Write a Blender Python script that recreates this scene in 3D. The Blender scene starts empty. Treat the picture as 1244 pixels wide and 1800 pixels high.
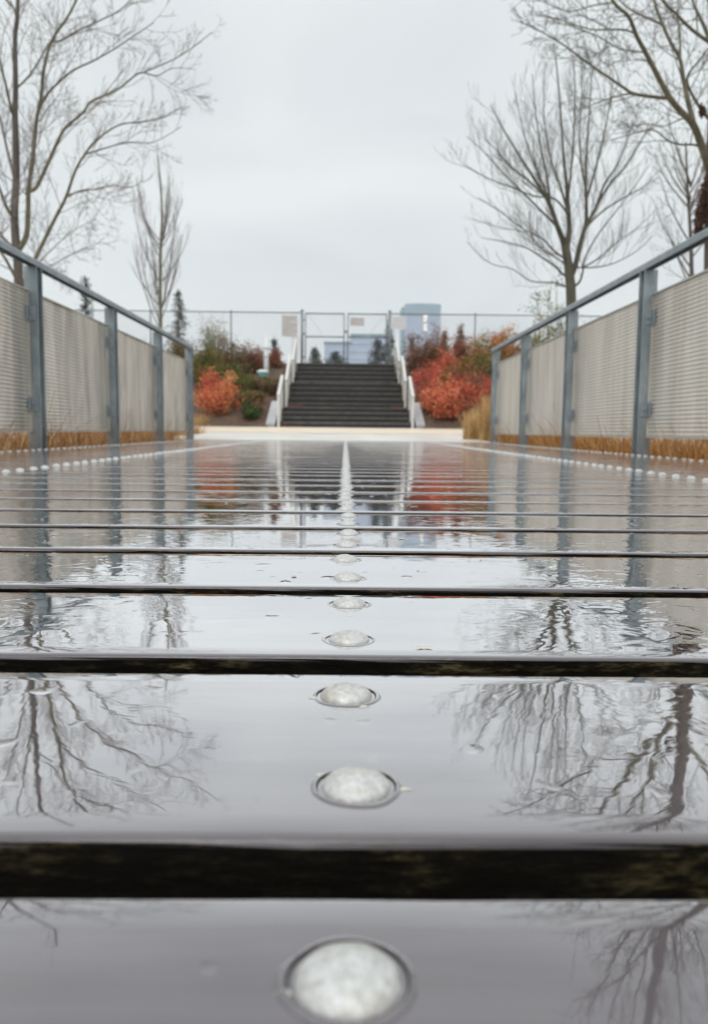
import bpy, math, random
import numpy as np
from mathutils import Vector, Matrix, noise as mnoise

R = random.Random(7)
NR = np.random.default_rng(11)
scene = bpy.context.scene
col = scene.collection

# ------------------------------------------------------------------ camera
F_PX = 1400.0            # focal length in pixels of the 1244 x 1800 photograph
CAM_H = 0.122
PITCH = math.atan(142.85 / F_PX)
YAW = math.atan(16.4 * math.cos(PITCH) / F_PX)
ROLL = 0.010
cam_data = bpy.data.cameras.new("camera")
cam = bpy.data.objects.new("camera", cam_data)
col.objects.link(cam)
scene.camera = cam
M_pitch = Matrix.Rotation(math.pi / 2 - PITCH, 3, 'X')
M_yaw = Matrix.Rotation(-YAW, 3, 'Z')
M_roll = Matrix.Rotation(ROLL, 3, 'Z')
CM = M_yaw @ M_pitch @ M_roll
cam.matrix_world = Matrix.Translation((0, 0, CAM_H)) @ CM.to_4x4()
cam_data.sensor_fit = 'VERTICAL'
cam_data.sensor_height = 36.0
cam_data.lens = F_PX / 1800 * 36
cam_data.clip_start = 0.01
cam_data.clip_end = 6000
cam_data.dof.use_dof = True
cam_data.dof.focus_distance = 0.60
cam_data.dof.aperture_fstop = 11.8

# ------------------------------------------------------------------ world and sun
world = bpy.data.worlds.new("World")
scene.world = world
world.use_nodes = True
wn, wl = world.node_tree.nodes, world.node_tree.links
wn.clear()
out = wn.new('ShaderNodeOutputWorld')
bg = wn.new('ShaderNodeBackground')
bg.inputs['Strength'].default_value = 0.1
wl.new(bg.outputs[0], out.inputs[0])
sky = wn.new('ShaderNodeTexSky')
sky.sky_type = 'NISHITA'
sky.sun_disc = False
SUN_EL, SUN_AZ = math.radians(52), math.radians(190)
sky.sun_elevation = SUN_EL
sky.sun_rotation = SUN_AZ
tc = wn.new('ShaderNodeTexCoord')
mp = wn.new('ShaderNodeMapping')
mp.inputs['Scale'].default_value = (1.0, 1.0, 2.6)
wl.new(tc.outputs['Generated'], mp.inputs[0])
cn = wn.new('ShaderNodeTexNoise')
cn.inputs['Scale'].default_value = 2.3
cn.inputs['Detail'].default_value = 3.0
cn.inputs['Roughness'].default_value = 0.45
cn.inputs['Distortion'].default_value = 0.5
wl.new(mp.outputs[0], cn.inputs['Vector'])
cr = wn.new('ShaderNodeValToRGB')
cr.color_ramp.elements[0].position = 0.30
cr.color_ramp.elements[0].color = (0.635, 0.67, 0.69, 1)
cr.color_ramp.elements[1].position = 0.68
cr.color_ramp.elements[1].color = (0.80, 0.84, 0.835, 1)
wl.new(cn.outputs[0], cr.inputs[0])
sc_ = wn.new('ShaderNodeVectorMath')
sc_.operation = 'SCALE'
sc_.inputs['Scale'].default_value = 10.6
wl.new(cr.outputs[0], sc_.inputs[0])
# overcast sky: brighter towards the zenith, even near the horizon
sx_ = wn.new('ShaderNodeSeparateXYZ')
wl.new(tc.outputs['Generated'], sx_.inputs[0])
zr = wn.new('ShaderNodeMapRange')
zr.interpolation_type = 'SMOOTHSTEP'
zr.inputs[1].default_value = 0.40
zr.inputs[2].default_value = 1.0
zr.inputs[3].default_value = 10.55
zr.inputs[4].default_value = 18.0
wl.new(sx_.outputs[2], zr.inputs[0])
wl.new(zr.outputs[0], sc_.inputs['Scale'])
mx = wn.new('ShaderNodeMix')
mx.data_type = 'RGBA'
mx.inputs[0].default_value = 0.93
wl.new(sky.outputs[0], mx.inputs[6])
wl.new(sc_.outputs[0], mx.inputs[7])
wl.new(mx.outputs[2], bg.inputs['Color'])

sun_d = bpy.data.lights.new("sun", 'SUN')
sun_d.energy = 1.2
sun_d.angle = math.radians(25)
sun_d.color = (1.0, 0.97, 0.93)
sun = bpy.data.objects.new("sun", sun_d)
col.objects.link(sun)
sun_dir = Vector((math.sin(SUN_AZ) * math.cos(SUN_EL), math.cos(SUN_AZ) * math.cos(SUN_EL), math.sin(SUN_EL)))
sun.rotation_euler = sun_dir.to_track_quat('Z', 'Y').to_euler()
sun.location = (0, -4, 20)

scene.view_settings.view_transform = 'Standard'
scene.view_settings.look = 'None'
scene.view_settings.exposure = 0.12
scene.view_settings.gamma = 1.0
scene.view_settings.use_curve_mapping = False
scene.render.engine = 'CYCLES'
scene.cycles.max_bounces = 8
scene.cycles.transparent_max_bounces = 8
scene.cycles.caustics_reflective = True
scene.cycles.sample_clamp_indirect = 4.0
scene.cycles.caustics_refractive = False
scene.cycles.use_denoising = True


# ------------------------------------------------------------------ helpers
def W(x, y, D):
    """world point at depth Y = D seen at photograph pixel (x, y)"""
    d = CM @ Vector(((x - 622) / F_PX, -(y - 900) / F_PX, -1.0))
    t = D / d.y
    return Vector((d.x * t, D, CAM_H + d.z * t))


class MB:
    def __init__(self):
        self.v, self.f, self.m = [], [], []

    def box(self, lo, hi, mi=0):
        x0, y0, z0 = lo
        x1, y1, z1 = hi
        b = len(self.v)
        self.v += [(x0, y0, z0), (x1, y0, z0), (x1, y1, z0), (x0, y1, z0), (x0, y0, z1), (x1, y0, z1), (x1, y1, z1), (x0, y1, z1)]
        for q in ((0, 3, 2, 1), (4, 5, 6, 7), (0, 1, 5, 4), (1, 2, 6, 5), (2, 3, 7, 6), (3, 0, 4, 7)):
            self.f.append(tuple(b + i for i in q))
            self.m.append(mi)

    def tube(self, pts, rad, sides=6, mi=0, cap=False):
        n = len(pts)
        b0 = len(self.v)
        prev = None
        for i in range(n):
            if i == 0:
                d = pts[1] - pts[0]
            elif i == n - 1:
                d = pts[-1] - pts[-2]
            else:
                d = pts[i + 1] - pts[i - 1]
            if d.length < 1e-9:
                d = Vector((0, 0, 1))
            d.normalize()
            if prev is None:
                a = d.cross(Vector((0.31, 0.95, 0.05)))
                if a.length < .1:
                    a = d.cross(Vector((1, 0, 0)))
            else:
                a = prev - d * prev.dot(d)
                if a.length < 1e-6:
                    a = d.cross(Vector((1, 0, 0)))
            a.normalize()
            prev = a
            c = d.cross(a)
            r = rad[i] if hasattr(rad, '__len__') else rad
            for k in range(sides):
                t = 2 * math.pi * k / sides
                p = pts[i] + a * (r * math.cos(t)) + c * (r * math.sin(t))
                self.v.append((p.x, p.y, p.z))
        for i in range(n - 1):
            for k in range(sides):
                k2 = (k + 1) % sides
                self.f.append((b0 + i * sides + k, b0 + i * sides + k2, b0 + (i + 1) * sides + k2, b0 + (i + 1) * sides + k))
                self.m.append(mi)
        if cap:
            self.f.append(tuple(b0 + k for k in reversed(range(sides))))
            self.m.append(mi)
            self.f.append(tuple(b0 + (n - 1) * sides + k for k in range(sides)))
            self.m.append(mi)

    def bar(self, a, b, w, h, up=Vector((0, 0, 1)), mi=0):
        """rectangular bar from a to b; w across, h along up"""
        d = (b - a).normalized()
        s = d.cross(up).normalized() * (w / 2)
        u = s.normalized().cross(d).normalized() * (h / 2)
        b0 = len(self.v)
        for p in (a, b):
            for q in (p - s - u, p + s - u, p + s + u, p - s + u):
                self.v.append(tuple(q))
        for q in ((0, 1, 2, 3), (7, 6, 5, 4), (0, 4, 5, 1), (1, 5, 6, 2), (2, 6, 7, 3), (3, 7, 4, 0)):
            self.f.append(tuple(b0 + i for i in q))
            self.m.append(mi)

    def lathe(self, prof, n=24, mi=0, c=(0, 0, 0)):
        """prof: list of (r, z, material)"""
        b0 = len(self.v)
        rings = []
        for (r, z, _) in prof:
            if r < 1e-7:
                rings.append([len(self.v)])
                self.v.append((c[0], c[1], c[2] + z))
            else:
                s = len(self.v)
                rings.append(list(range(s, s + n)))
                for k in range(n):
                    t = 2 * math.pi * k / n
                    self.v.append((c[0] + r * math.cos(t), c[1] + r * math.sin(t), c[2] + z))
        for i in range(len(rings) - 1):
            A, B = rings[i], rings[i + 1]
            for k in range(n):
                k2 = (k + 1) % n
                if len(A) == 1:
                    self.f.append((A[0], B[k], B[k2]))
                elif len(B) == 1:
                    self.f.append((A[k], B[0], A[k2]))
                else:
                    self.f.append((A[k], B[k], B[k2], A[k2]))
                self.m.append(prof[i][2])

    def mesh(self, name, mats, smooth=False, off=None):
        me = bpy.data.meshes.new(name)
        v = self.v
        if off is not None:
            ox, oy, oz = off
            v = [(a - ox, b - oy, c - oz) for a, b, c in v]
        me.from_pydata(v, [], self.f)
        if not isinstance(mats, (list, tuple)):
            mats = [mats]
        for m in mats:
            me.materials.append(m)
        if len(mats) > 1:
            me.polygons.foreach_set('material_index', self.m)
        if smooth:
            me.polygons.foreach_set('use_smooth', [True] * len(me.polygons))
        me.update()
        return me


def link(name, me, parent=None, loc=(0, 0, 0), rot=(0, 0, 0), label=None, kind=None):
    o = bpy.data.objects.new(name, me)
    col.objects.link(o)
    o.location = loc
    o.rotation_euler = rot
    if parent is not None:
        o.parent = parent
    if label:
        o['label'] = label
    if kind:
        o['kind'] = kind
    return o


def thing(name, label, cat, loc=(0, 0, 0), group=None, rot=(0, 0, 0)):
    o = link(name, None, loc=loc, rot=rot, label=label)
    o['category'] = cat
    if group:
        o['group'] = group
    return o


def tag(o, label=None, cat=None, group=None, kind=None):
    if label: o['label'] = label
    if cat: o['category'] = cat
    if group: o['group'] = group
    if kind: o['kind'] = kind
    return o


def np_mesh(name, V, Q, mats, colors=None, midx=None, smooth=False):
    """V (n,3), Q (m,k) faces of equal size; colors (m,3) per face"""
    me = bpy.data.meshes.new(name)
    n, (m, k) = len(V), Q.shape
    me.vertices.add(n)
    me.vertices.foreach_set('co', np.ascontiguousarray(V, dtype=np.float32).ravel())
    me.loops.add(m * k)
    me.loops.foreach_set('vertex_index', np.ascontiguousarray(Q, dtype=np.int32).ravel())
    me.polygons.add(m)
    me.polygons.foreach_set('loop_start', np.arange(0, m * k, k, dtype=np.int32))
    try:
        me.polygons.foreach_set('loop_total', np.full(m, k, dtype=np.int32))
    except Exception:
        pass
    for mt in (mats if isinstance(mats, (list, tuple)) else [mats]):
        me.materials.append(mt)
    if midx is not None:
        me.polygons.foreach_set('material_index', np.ascontiguousarray(midx, dtype=np.int32))
    if smooth:
        me.polygons.foreach_set('use_smooth', np.ones(m, dtype=bool))
    me.update(calc_edges=True)
    if colors is not None:
        at = me.color_attributes.new('Col', 'FLOAT_COLOR', 'CORNER')
        c = np.ones((m, k, 4), dtype=np.float32)
        c[:, :, :3] = colors[:, None, :]
        at.data.foreach_set('color', c.ravel())
    me.validate()
    return me


# ------------------------------------------------------------------ materials
class Mat:
    def __init__(self, name):
        self.m = bpy.data.materials.new(name)
        self.m.use_nodes = True
        self.n, self.l = self.m.node_tree.nodes, self.m.node_tree.links
        self.p = self.n['Principled BSDF']

    def node(self, t, **kw):
        nd = self.n.new(t)
        for k, v in kw.items():
            if k in nd.inputs.keys():
                nd.inputs[k].default_value = v
            else:
                setattr(nd, k, v)
        return nd

    def noise(self, scale, detail=4, rough=.55, vec=None, stretch=None, dist=0.0):
        if vec is None:
            vec = self.pos()
        if stretch:
            mp = self.node('ShaderNodeMapping')
            mp.inputs['Scale'].default_value = stretch
            self.l.new(vec, mp.inputs[0])
            vec = mp.outputs[0]
        nd = self.node('ShaderNodeTexNoise')
        nd.inputs['Scale'].default_value = scale
        nd.inputs['Detail'].default_value = detail
        nd.inputs['Roughness'].default_value = rough
        nd.inputs['Distortion'].default_value = dist
        self.l.new(vec, nd.inputs['Vector'])
        return nd.outputs[0]

    def pos(self):
        if not hasattr(self, '_pos'):
            self._pos = self.n.new('ShaderNodeNewGeometry').outputs['Position']
        return self._pos

    def ramp(self, fac, stops):
        nd = self.node('ShaderNodeValToRGB')
        e = nd.color_ramp.elements
        while len(e) > 1:
            e.remove(e[-1])
        e[0].position = stops[0][0]
        e[0].color = (*stops[0][1], 1) if len(stops[0][1]) == 3 else stops[0][1]
        for p, c in stops[1:]:
            q = e.new(p)
            q.color = (*c, 1)
        self.l.new(fac, nd.inputs[0])
        return nd.outputs[0]

    def mixc(self, fac, a, b, mode='MIX'):
        nd = self.node('ShaderNodeMix')
        nd.data_type = 'RGBA'
        nd.blend_type = mode
        for sock, v in ((0, fac), (6, a), (7, b)):
            if isinstance(v, (int, float)):
                nd.inputs[sock].default_value = v
            elif isinstance(v, tuple):
                nd.inputs[sock].default_value = (*v, 1)
            else:
                self.l.new(v, nd.inputs[sock])
        return nd.outputs[2]

    def math(self, op, a, b=None, clamp=False):
        nd = self.node('ShaderNodeMath')
        nd.operation = op
        nd.use_clamp = clamp
        for i, v in enumerate((a, b)):
            if v is None: continue
            if isinstance(v, (int, float)):
                nd.inputs[i].default_value = v
            else:
                self.l.new(v, nd.inputs[i])
        return nd.outputs[0]

    def maprange(self, v, a, b, c, d):
        nd = self.node('ShaderNodeMapRange')
        nd.inputs[1].default_value = a
        nd.inputs[2].default_value = b
        nd.inputs[3].default_value = c
        nd.inputs[4].default_value = d
        self.l.new(v, nd.inputs[0])
        return nd.outputs[0]

    def bump(self, h, dist, strength=1.0, normal=None):
        nd = self.node('ShaderNodeBump')
        nd.inputs['Distance'].default_value = dist
        nd.inputs['Strength'].default_value = strength
        self.l.new(h, nd.inputs['Height'])
        if normal is not None:
            self.l.new(normal, nd.inputs['Normal'])
        return nd.outputs[0]

    def set(self, **kw):
        for k, v in kw.items():
            k = k.replace('_', ' ')
            s = self.p.inputs[k]
            if isinstance(v, (int, float)):
                s.default_value = v
            elif isinstance(v, tuple):
                s.default_value = (*v, 1) if len(v) == 3 else v
            else:
                self.l.new(v, s)
        return self.m


def simple(name, c, rough=.6, metal=0.0, var=.25, scale=8, bump=0.0, spec=.5, stretch=None):
    M = Mat(name)
    n = M.noise(scale, 5, .6, stretch=stretch)
    a = tuple(x * (1 - var) for x in c)
    b = tuple(min(1, x * (1 + var)) for x in c)
    M.set(Base_Color=M.ramp(n, [(.3, a), (.7, b)]), Roughness=M.maprange(n, .3, .7, rough * .85, min(1, rough * 1.15)), Metallic=metal)
    M.p.inputs['Specular IOR Level'].default_value = spec
    if bump:
        M.l.new(M.bump(M.noise(scale * 4, 4, .6, stretch=stretch), bump), M.p.inputs['Normal'])
    return M.m


def make_wet_plank():
    M = Mat('wet_dark_plank')
    pos = M.pos()
    # wood: dark, purple grey weathered, grain along x
    grain = M.noise(60, 6, .65, stretch=(0.06, 1, 1))
    blot = M.noise(3.5, 4, .6)
    base = M.ramp(grain, [(.25, (.074, .066, .074)), (.75, (.130, .116, .130))])
    base = M.mixc(M.maprange(blot, .35, .7, 0, .5), base, (.10, .085, .08))
    # side faces: mossy, black brown
    geo = M.node('ShaderNodeNewGeometry')
    sep = M.node('ShaderNodeSeparateXYZ')
    M.l.new(geo.outputs['True Normal'], sep.inputs[0])
    side = M.maprange(sep.outputs[2], .80, .35, 0, 1)
    moss = M.noise(150, 6, .78, stretch=(.30, 1, 1.5))
    mossc = M.ramp(moss, [(.42, (.004, .0035, .003)), (.52, (.018, .014, .008)), (.60, (.085, .070, .032)), (.72, (.20, .17, .10))])
    dif_c = M.mixc(side, base, M.mixc(M.maprange(M.noise(13, 4, .65), .44, .64, .92, .05), mossc, (.006, .005, .004)))
    # water film ripples
    big = M.noise(5.0, 2, .5, stretch=(1, 1.0, 1), dist=.6)
    rip = M.noise(26, 2, .5, stretch=(1, 1.3, 1), dist=1.2)
    fine = M.noise(95, 2, .5, stretch=(1, .8, 1), dist=.8)
    # calm in the middle of the boards, livelier to the sides
    sp = M.node('ShaderNodeSeparateXYZ')
    M.l.new(pos, sp.inputs[0])
    ax = M.math('ABSOLUTE', sp.outputs[0])
    msk_n = M.noise(2.6, 3, .6)
    msk = M.math('MULTIPLY', M.maprange(ax, .03, .32, .10, 1.25), M.maprange(msk_n, .38, .62, .22, 1.0))
    h1 = M.math('MULTIPLY', M.math('ADD', M.math('MULTIPLY', rip, 1.0), M.math('MULTIPLY', fine, .12)), msk)
    n1 = M.bump(big, .00022)
    h1 = M.math('MULTIPLY', h1, M.maprange(sp.outputs[1], .30, .60, .34, 1.2))
    pim = M.maprange(M.noise(48, 1, .4), .70, .80, 0, 1)
    n1 = M.bump(pim, .0006, 1.0, n1)
    n2 = M.bump(h1, .00085, 1.0, n1)
    nside = M.bump(moss, .002)
    nm = M.node('ShaderNodeMix')
    nm.data_type = 'VECTOR'
    M.l.new(side, nm.inputs[0])
    M.l.new(n2, nm.inputs[4])
    M.l.new(nside, nm.inputs[5])
    nn = nm.outputs[1]
    # film reflectance rising towards grazing view
    lw = M.node('ShaderNodeLayerWeight')
    lw.inputs['Blend'].default_value = .5
    rr = M.node('ShaderNodeValToRGB')
    e = rr.color_ramp.elements
    e[0].position, e[0].color = .0, (.03, .03, .03, 1)
    e[1].position, e[1].color = 1.0, (.98, .98, .98, 1)
    for p, c in ((.35, .11), (.43, .18), (.54, .44), (.64, .71), (.78, .95), (.9, .99)):
        q = e.new(p)
        q.color = (c, c, c, 1)
    M.l.new(lw.outputs['Facing'], rr.inputs[0])
    patch = M.noise(9, 5, .65, stretch=(.35, 1.3, 1))
    streak = M.noise(34, 4, .6, stretch=(.05, 1, 1))
    wearf = M.math('MULTIPLY', M.maprange(patch, .40, .70, 1.0, .86), M.maprange(streak, .45, .75, 1.0, .93))
    gz = M.maprange(lw.outputs['Facing'], .62, .86, 0, 1)
    wearf = M.math('ADD', M.math('MULTIPLY', wearf, M.math('SUBTRACT', 1.0, gz)), gz)
    fac = M.math('MULTIPLY', M.math('MULTIPLY', rr.outputs[0], wearf), M.maprange(side, 0, 1, 1, .06))
    M.n.remove(M.p)
    dif = M.node('ShaderNodeBsdfDiffuse')
    M.l.new(dif_c, dif.inputs['Color'])
    M.l.new(nn, dif.inputs['Normal'])
    gl = M.node('ShaderNodeBsdfGlossy')
    gl.inputs['Color'].default_value = (1.0, .99, 1.0, 1)
    film = M.noise(7, 5, .6)
    M.l.new(M.math('ADD', M.maprange(film, .4, .75, .01, .05), M.math('MULTIPLY', side, .3)), gl.inputs['Roughness'])
    M.l.new(nn, gl.inputs['Normal'])
    ms = M.node('ShaderNodeMixShader')
    M.l.new(fac, ms.inputs[0])
    M.l.new(dif.outputs[0], ms.inputs[1])
    M.l.new(gl.outputs[0], ms.inputs[2])
    M.l.new(ms.outputs[0], M.n['Material Output'].inputs[0])
    return M.m


def make_bolt_metal():
    M = Mat('dull_zinc_bolt')
    n = M.noise(420, 5, .7)
    n2 = M.noise(90, 3, .6)
    c = M.ramp(n, [(.30, (.36, .355, .34)), (.5, (.51, .51, .495)), (.72, (.67, .68, .68))])
    c = M.mixc(M.maprange(n2, .5, .75, 0, .4), c, (.40, .34, .24))
    m = M.set(Base_Color=c, Metallic=.25, Roughness=M.maprange(n, .3, .7, .38, .62))
    M.l.new(M.bump(n2, .0016), M.p.inputs['Normal'])
    return m


def make_panel():
    M = Mat('ribbed_panel_sheet')
    st = M.noise(3.2, 5, .6, stretch=(1, 2.2, .35))
    sp = M.noise(55, 4, .6)
    c = M.ramp(st, [(.30, (.66, .60, .525)), (.50, (.79, .73, .645)), (.70, (.87, .82, .73))])
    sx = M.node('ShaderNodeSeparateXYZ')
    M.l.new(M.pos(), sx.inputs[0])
    refl_streak = M.noise(2.1, 3, .5, stretch=(1, 2.4, .42), dist=.8)  # vertical light and dark reflections painted into the sheet colour, stronger at left
    refl_c = M.ramp(refl_streak, [(.34, (.58, .58, .575)), (.45, (.80, .80, .795)), (.54, (1, 1, 1)), (.60, (.76, .76, .76)), (.70, (1.0, 1.0, 1.0))])
    c = M.mixc(M.maprange(sx.outputs[0], -.5, .5, .95, .28), c, refl_c, 'MULTIPLY')
    c = M.mixc(M.maprange(sp, .55, .8, 0, .2), c, (.30, .26, .22))
    m = M.set(Base_Color=c, Metallic=.55, Roughness=.30)
    return m


def make_steel():
    M = Mat('galvanised_steel')
    n = M.noise(9, 6, .65, stretch=(1, 1, .5))
    c = M.ramp(n, [(.28, (.20, .235, .25)), (.5, (.29, .335, .355)), (.72, (.42, .47, .50))])
    m = M.set(Base_Color=c, Metallic=.45, Roughness=M.maprange(n, .3, .7, .32, .5))
    return m


def leaf_mat(name, rough=.6):
    M = Mat(name)
    at = M.node('ShaderNodeVertexColor')
    at.layer_name = 'Col'
    M.n.remove(M.p)
    d = M.node('ShaderNodeBsdfDiffuse')
    t = M.node('ShaderNodeBsdfTranslucent')
    s = M.node('ShaderNodeMixShader')
    s.inputs[0].default_value = .3
    M.l.new(at.outputs[0], d.inputs[0])
    M.l.new(at.outputs[0], t.inputs[0])
    M.l.new(d.outputs[0], s.inputs[1])
    M.l.new(t.outputs[0], s.inputs[2])
    M.l.new(s.outputs[0], M.n['Material Output'].inputs[0])
    return M.m


PLANK = make_wet_plank()
BOLT = make_bolt_metal()
RINGM = simple('dark_bolt_recess', (.018, .013, .010), .8, scale=120, spec=.05)
SCUM = simple('pale_lime_deposit', (.52, .50, .43), .6, scale=200)
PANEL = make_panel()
PFRAME = simple('panel_edge_frame', (.56, .54, .49), .45, .3, .12)
STEEL = make_steel()
STEELC = simple('bracket_steel', (.34, .38, .41), .38, .6, .15, 30)
CONC = simple('wet_pale_concrete', (.66, .63, .575), .36, 0, .20, 1.3, .001)
BAND = simple('warm_paving_band', (.78, .64, .48), .42, 0, .12, 3)
NOSE = simple('worn_stair_nosing', (.098, .088, .078), .45, 0, .4, 5, .002)
STONE = simple('dark_wet_stair_stone', (.018, .017, .016), .5, 0, .45, 5, .003)
CHEEKM = simple('stair_side_concrete', (.40, .40, .41), .6, 0, .12, 4)
WRAIL = simple('painted_white_handrail', (.60, .59, .555), .4, .1, .08, 5)
FENCEM = simple('fence_galvanised', (.24, .265, .28), .45, .5, .15, 10)
MESHM = simple('chain_link_wire', (.36, .38, .39), .5, .5, .1, 10)
SIGNM = simple('aged_sign_face', (.60, .57, .555), .5, 0, .10, 6)
SIGNW = simple('white_sign_face', (.72, .73, .74), .5, 0, .06, 6)
INK = simple('sign_lettering', (.26, .23, .22), .6, 0, .1, 6)
MULCH = Mat('mulch_and_litter')
_n = MULCH.noise(6, 8, .7)
_n2 = MULCH.noise(30, 6, .7)
_c = MULCH.ramp(_n, [(.3, (.045, .032, .022)), (.5, (.10, .072, .048)), (.68, (.17, .12, .08))])
_c = MULCH.mixc(MULCH.maprange(_n2, .52, .66, 0, .6), _c, (.22, .085, .05))
MULCH.set(Base_Color=_c, Roughness=.85)
MULCH.l.new(MULCH.bump(_n2, .03), MULCH.p.inputs['Normal'])
MULCH = MULCH.m
BARK_L = Mat('olive_grey_bark')
_n = BARK_L.noise(14, 6, .65, stretch=(1, 1, .3))
_c = BARK_L.ramp(_n, [(.3, (.085, .072, .05)), (.5, (.15, .135, .085)), (.7, (.235, .22, .13))])
BARK_L.set(Base_Color=_c, Roughness=.8)
BARK_L.l.new(BARK_L.bump(_n, .01), BARK_L.p.inputs['Normal'])
BARK_L = BARK_L.m
BARK_B = simple('brown_wet_bark', (.105, .085, .070), .7, 0, .4, 12, .01, stretch=(1, 1, .25))
BARK_D = simple('dark_grey_olive_bark', (.085, .078, .055), .8, 0, .45, 10, .01, stretch=(1, 1, .3))
TWIG = simple('grey_violet_twigs', (.19, .165, .155), .75, 0, .25, 6)
TWIG_D = simple('dark_olive_twigs', (.115, .105, .085), .75, 0, .25, 6)
LEAF = leaf_mat('leaf_colours')
STRAW = leaf_mat('straw_blades')
STEM = simple('shrub_stems', (.13, .07, .05), .8, 0, .3, 9)


def seg(o):
    return o


# ------------------------------------------------------------------ ground, paving
def zpave(y):
    return 0.0 + 0.205 * max(0, min(1, (y - 9.75) / 12.85))


def zbank(y):
    if y < 22.6: return zpave(y)
    if y < 30.2: return 0.205 + (y - 22.6) / 7.6 * 2.42
    return 2.62


def zground(x, y):
    if y < 9.6:
        z = -.30
    elif y < 22.6:
        z = zpave(y) - .10
    elif y < 44:
        z = zbank(y)
        if abs(x) < 2.2 and y < 31.0:
            z -= .75
        elif y > 23.2 and y < 30:
            z += .10 * mnoise.noise(Vector((x * .7, y * .7, 3)))
    elif y < 90:
        t = (y - 44) / 46
        z = 2.62 - 4.0 * (t * t * (3 - 2 * t))
    else:
        z = -1.38
    return z


xs = sorted(set([-3000, -1200, -500, -250, -120, -70, -45, -32] + [x * 1.0 for x in range(-26, 27)] + [-2.2, 2.2, -2.21, 2.21] + [32, 45, 70, 120, 250, 500, 1200, 3000]))
ys = sorted(set([-3000, -800, -200, -60, -20, -8, -3] + [0, 2, 4, 6, 8, 9.6, 9.62, 12, 15, 18, 21, 22.6] + [22.6 + .5 * i for i in range(1, 17)] + [31.0, 31.05, 33, 36, 40, 44, 50, 56, 62, 70, 80, 90, 140, 250, 500, 1000, 2500, 5000]))
V = [(x, y, zground(x, y)) for y in ys for x in xs]
nx = len(xs)
Fq = [(j * nx + i, j * nx + i + 1, (j + 1) * nx + i + 1, (j + 1) * nx + i) for j in range(len(ys) - 1) for i in range(nx - 1)]
mb = MB(); mb.v = V; mb.f = Fq; mb.m = [0] * len(Fq)
g = link('ground', mb.mesh('ground', MULCH, True))
g['kind'] = 'structure'

# concrete path beyond the boardwalk, rising gently to the stair foot
mb = MB()
cols = [-16, -8, -4, -2, 0, 2, 4, 8, 16]
rows = [9.72, 10.6, 13, 16, 19, 22.62]
b = 0
for y in rows:
    for x in cols:
        mb.v.append((x, y, zpave(y)))
for y in (9.72,):
    for x in cols:
        mb.v.append((x, y, -.25))
nc = len(cols)
for j in range(len(rows) - 1):
    for i in range(nc - 1):
        mb.f.append((j * nc + i, j * nc + i + 1, (j + 1) * nc + i + 1, (j + 1) * nc + i)); mb.m.append(0)
for i in range(nc - 1):
    q = len(rows) * nc
    mb.f.append((q + i, q + i + 1, i + 1, i)); mb.m.append(0)
o = link('pavement', mb.mesh('pavement', CONC)); o['kind'] = 'structure'
mb = MB()
for y in (14.5, 20.8):
    mb.v += [(-3.6, y, zpave(y) + .004), (3.4, y, zpave(y) + .004)]
mb.f = [(0, 1, 3, 2)]; mb.m = [0]
o = link('paving_band', mb.mesh('paving_band', BAND)); o['kind'] = 'structure'
# terrace paving at the top of the stairs
mb = MB()
mb.box((-2.1, 30.31, 2.3), (2.1, 34.5, 2.628))
o = link('terrace', mb.mesh('terrace', simple('terrace_concrete', (.40, .39, .37), .5, 0, .15, 3))); o['kind'] = 'structure'

# ------------------------------------------------------------------ boardwalk
DX0, DX1 = -1.795, 1.695
PITCHP, PW = 0.193, 0.1655
Y0 = 0.2005 - PW / 2
walk = thing('boardwalk', 'dark wet timber boardwalk of crosswise planks with rows of pale bolt heads', 'boardwalk', (0, 0, 0))


def plank_mesh(seed, nxs=90):
    rr = random.Random(seed)
    T, rb = .042, .0045
    hw = PW / 2
    prof = []
    # top from near edge to far edge, then the underside
    def arc(cx, cz, a0, a1, n):
        return [(cx + rb * math.cos(math.radians(a0 + (a1 - a0) * i / n)), cz + rb * math.sin(math.radians(a0 + (a1 - a0) * i / n))) for i in range(n + 1)]
    prof += [(-hw, -T), (-hw, -.028), (-hw, -.014)]
    prof += arc(-hw + rb, -rb, 180, 90, 5)
    for t in (-.85, -.6, -.3, 0, .3, .6, .85):
        prof.append((t * (hw - rb), 0.0))
    prof += arc(hw - rb, -rb, 90, 0, 4)
    prof += [(hw, -.02), (hw, -T)]
    n = len(prof)
    m = MB()
    ph = [rr.uniform(0, 99) for _ in range(4)]
    for i in range(nxs + 1):
        x = DX0 + (DX1 - DX0) * i / nxs
        en = .0013 * mnoise.noise(Vector((x * 3, ph[0], 0))) + .0006 * mnoise.noise(Vector((x * 17, ph[0], 4)))
        ef = .0013 * mnoise.noise(Vector((x * 3, ph[1], 0))) + .0006 * mnoise.noise(Vector((x * 17, ph[1], 4)))
        zt = .00035 * mnoise.noise(Vector((x * 1.6, ph[2], 0)))
        cup = .00030 * mnoise.noise(Vector((x * .8, ph[3], 0))) + .0001
        for (y, z) in prof:
            yy = y + (en if y < 0 else ef) * min(1, abs(y) / hw) ** 2
            zz = z
            if z > -.03 and z < -.002 and abs(y) > hw - .002:
                yy += .0012 * mnoise.noise(Vector((x * 40, y * 9 + ph[0], z * 90)))
            zz += zt + cup * (1 - (y / hw) ** 2)
            m.v.append((x, yy, zz))
    for i in range(nxs):
        for k in range(n):
            k2 = (k + 1) % n
            m.f.append((i * n + k, (i + 1) * n + k, (i + 1) * n + k2, i * n + k2)); m.m.append(0)
    m.f.append(tuple(range(n))[::-1]); m.m.append(0)
    m.f.append(tuple(nxs * n + k for k in range(n))); m.m.append(0)
    # flip to outward
    m.f = [tuple(reversed(q)) for q in m.f]
    return m.mesh('plank', PLANK, True)


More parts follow.
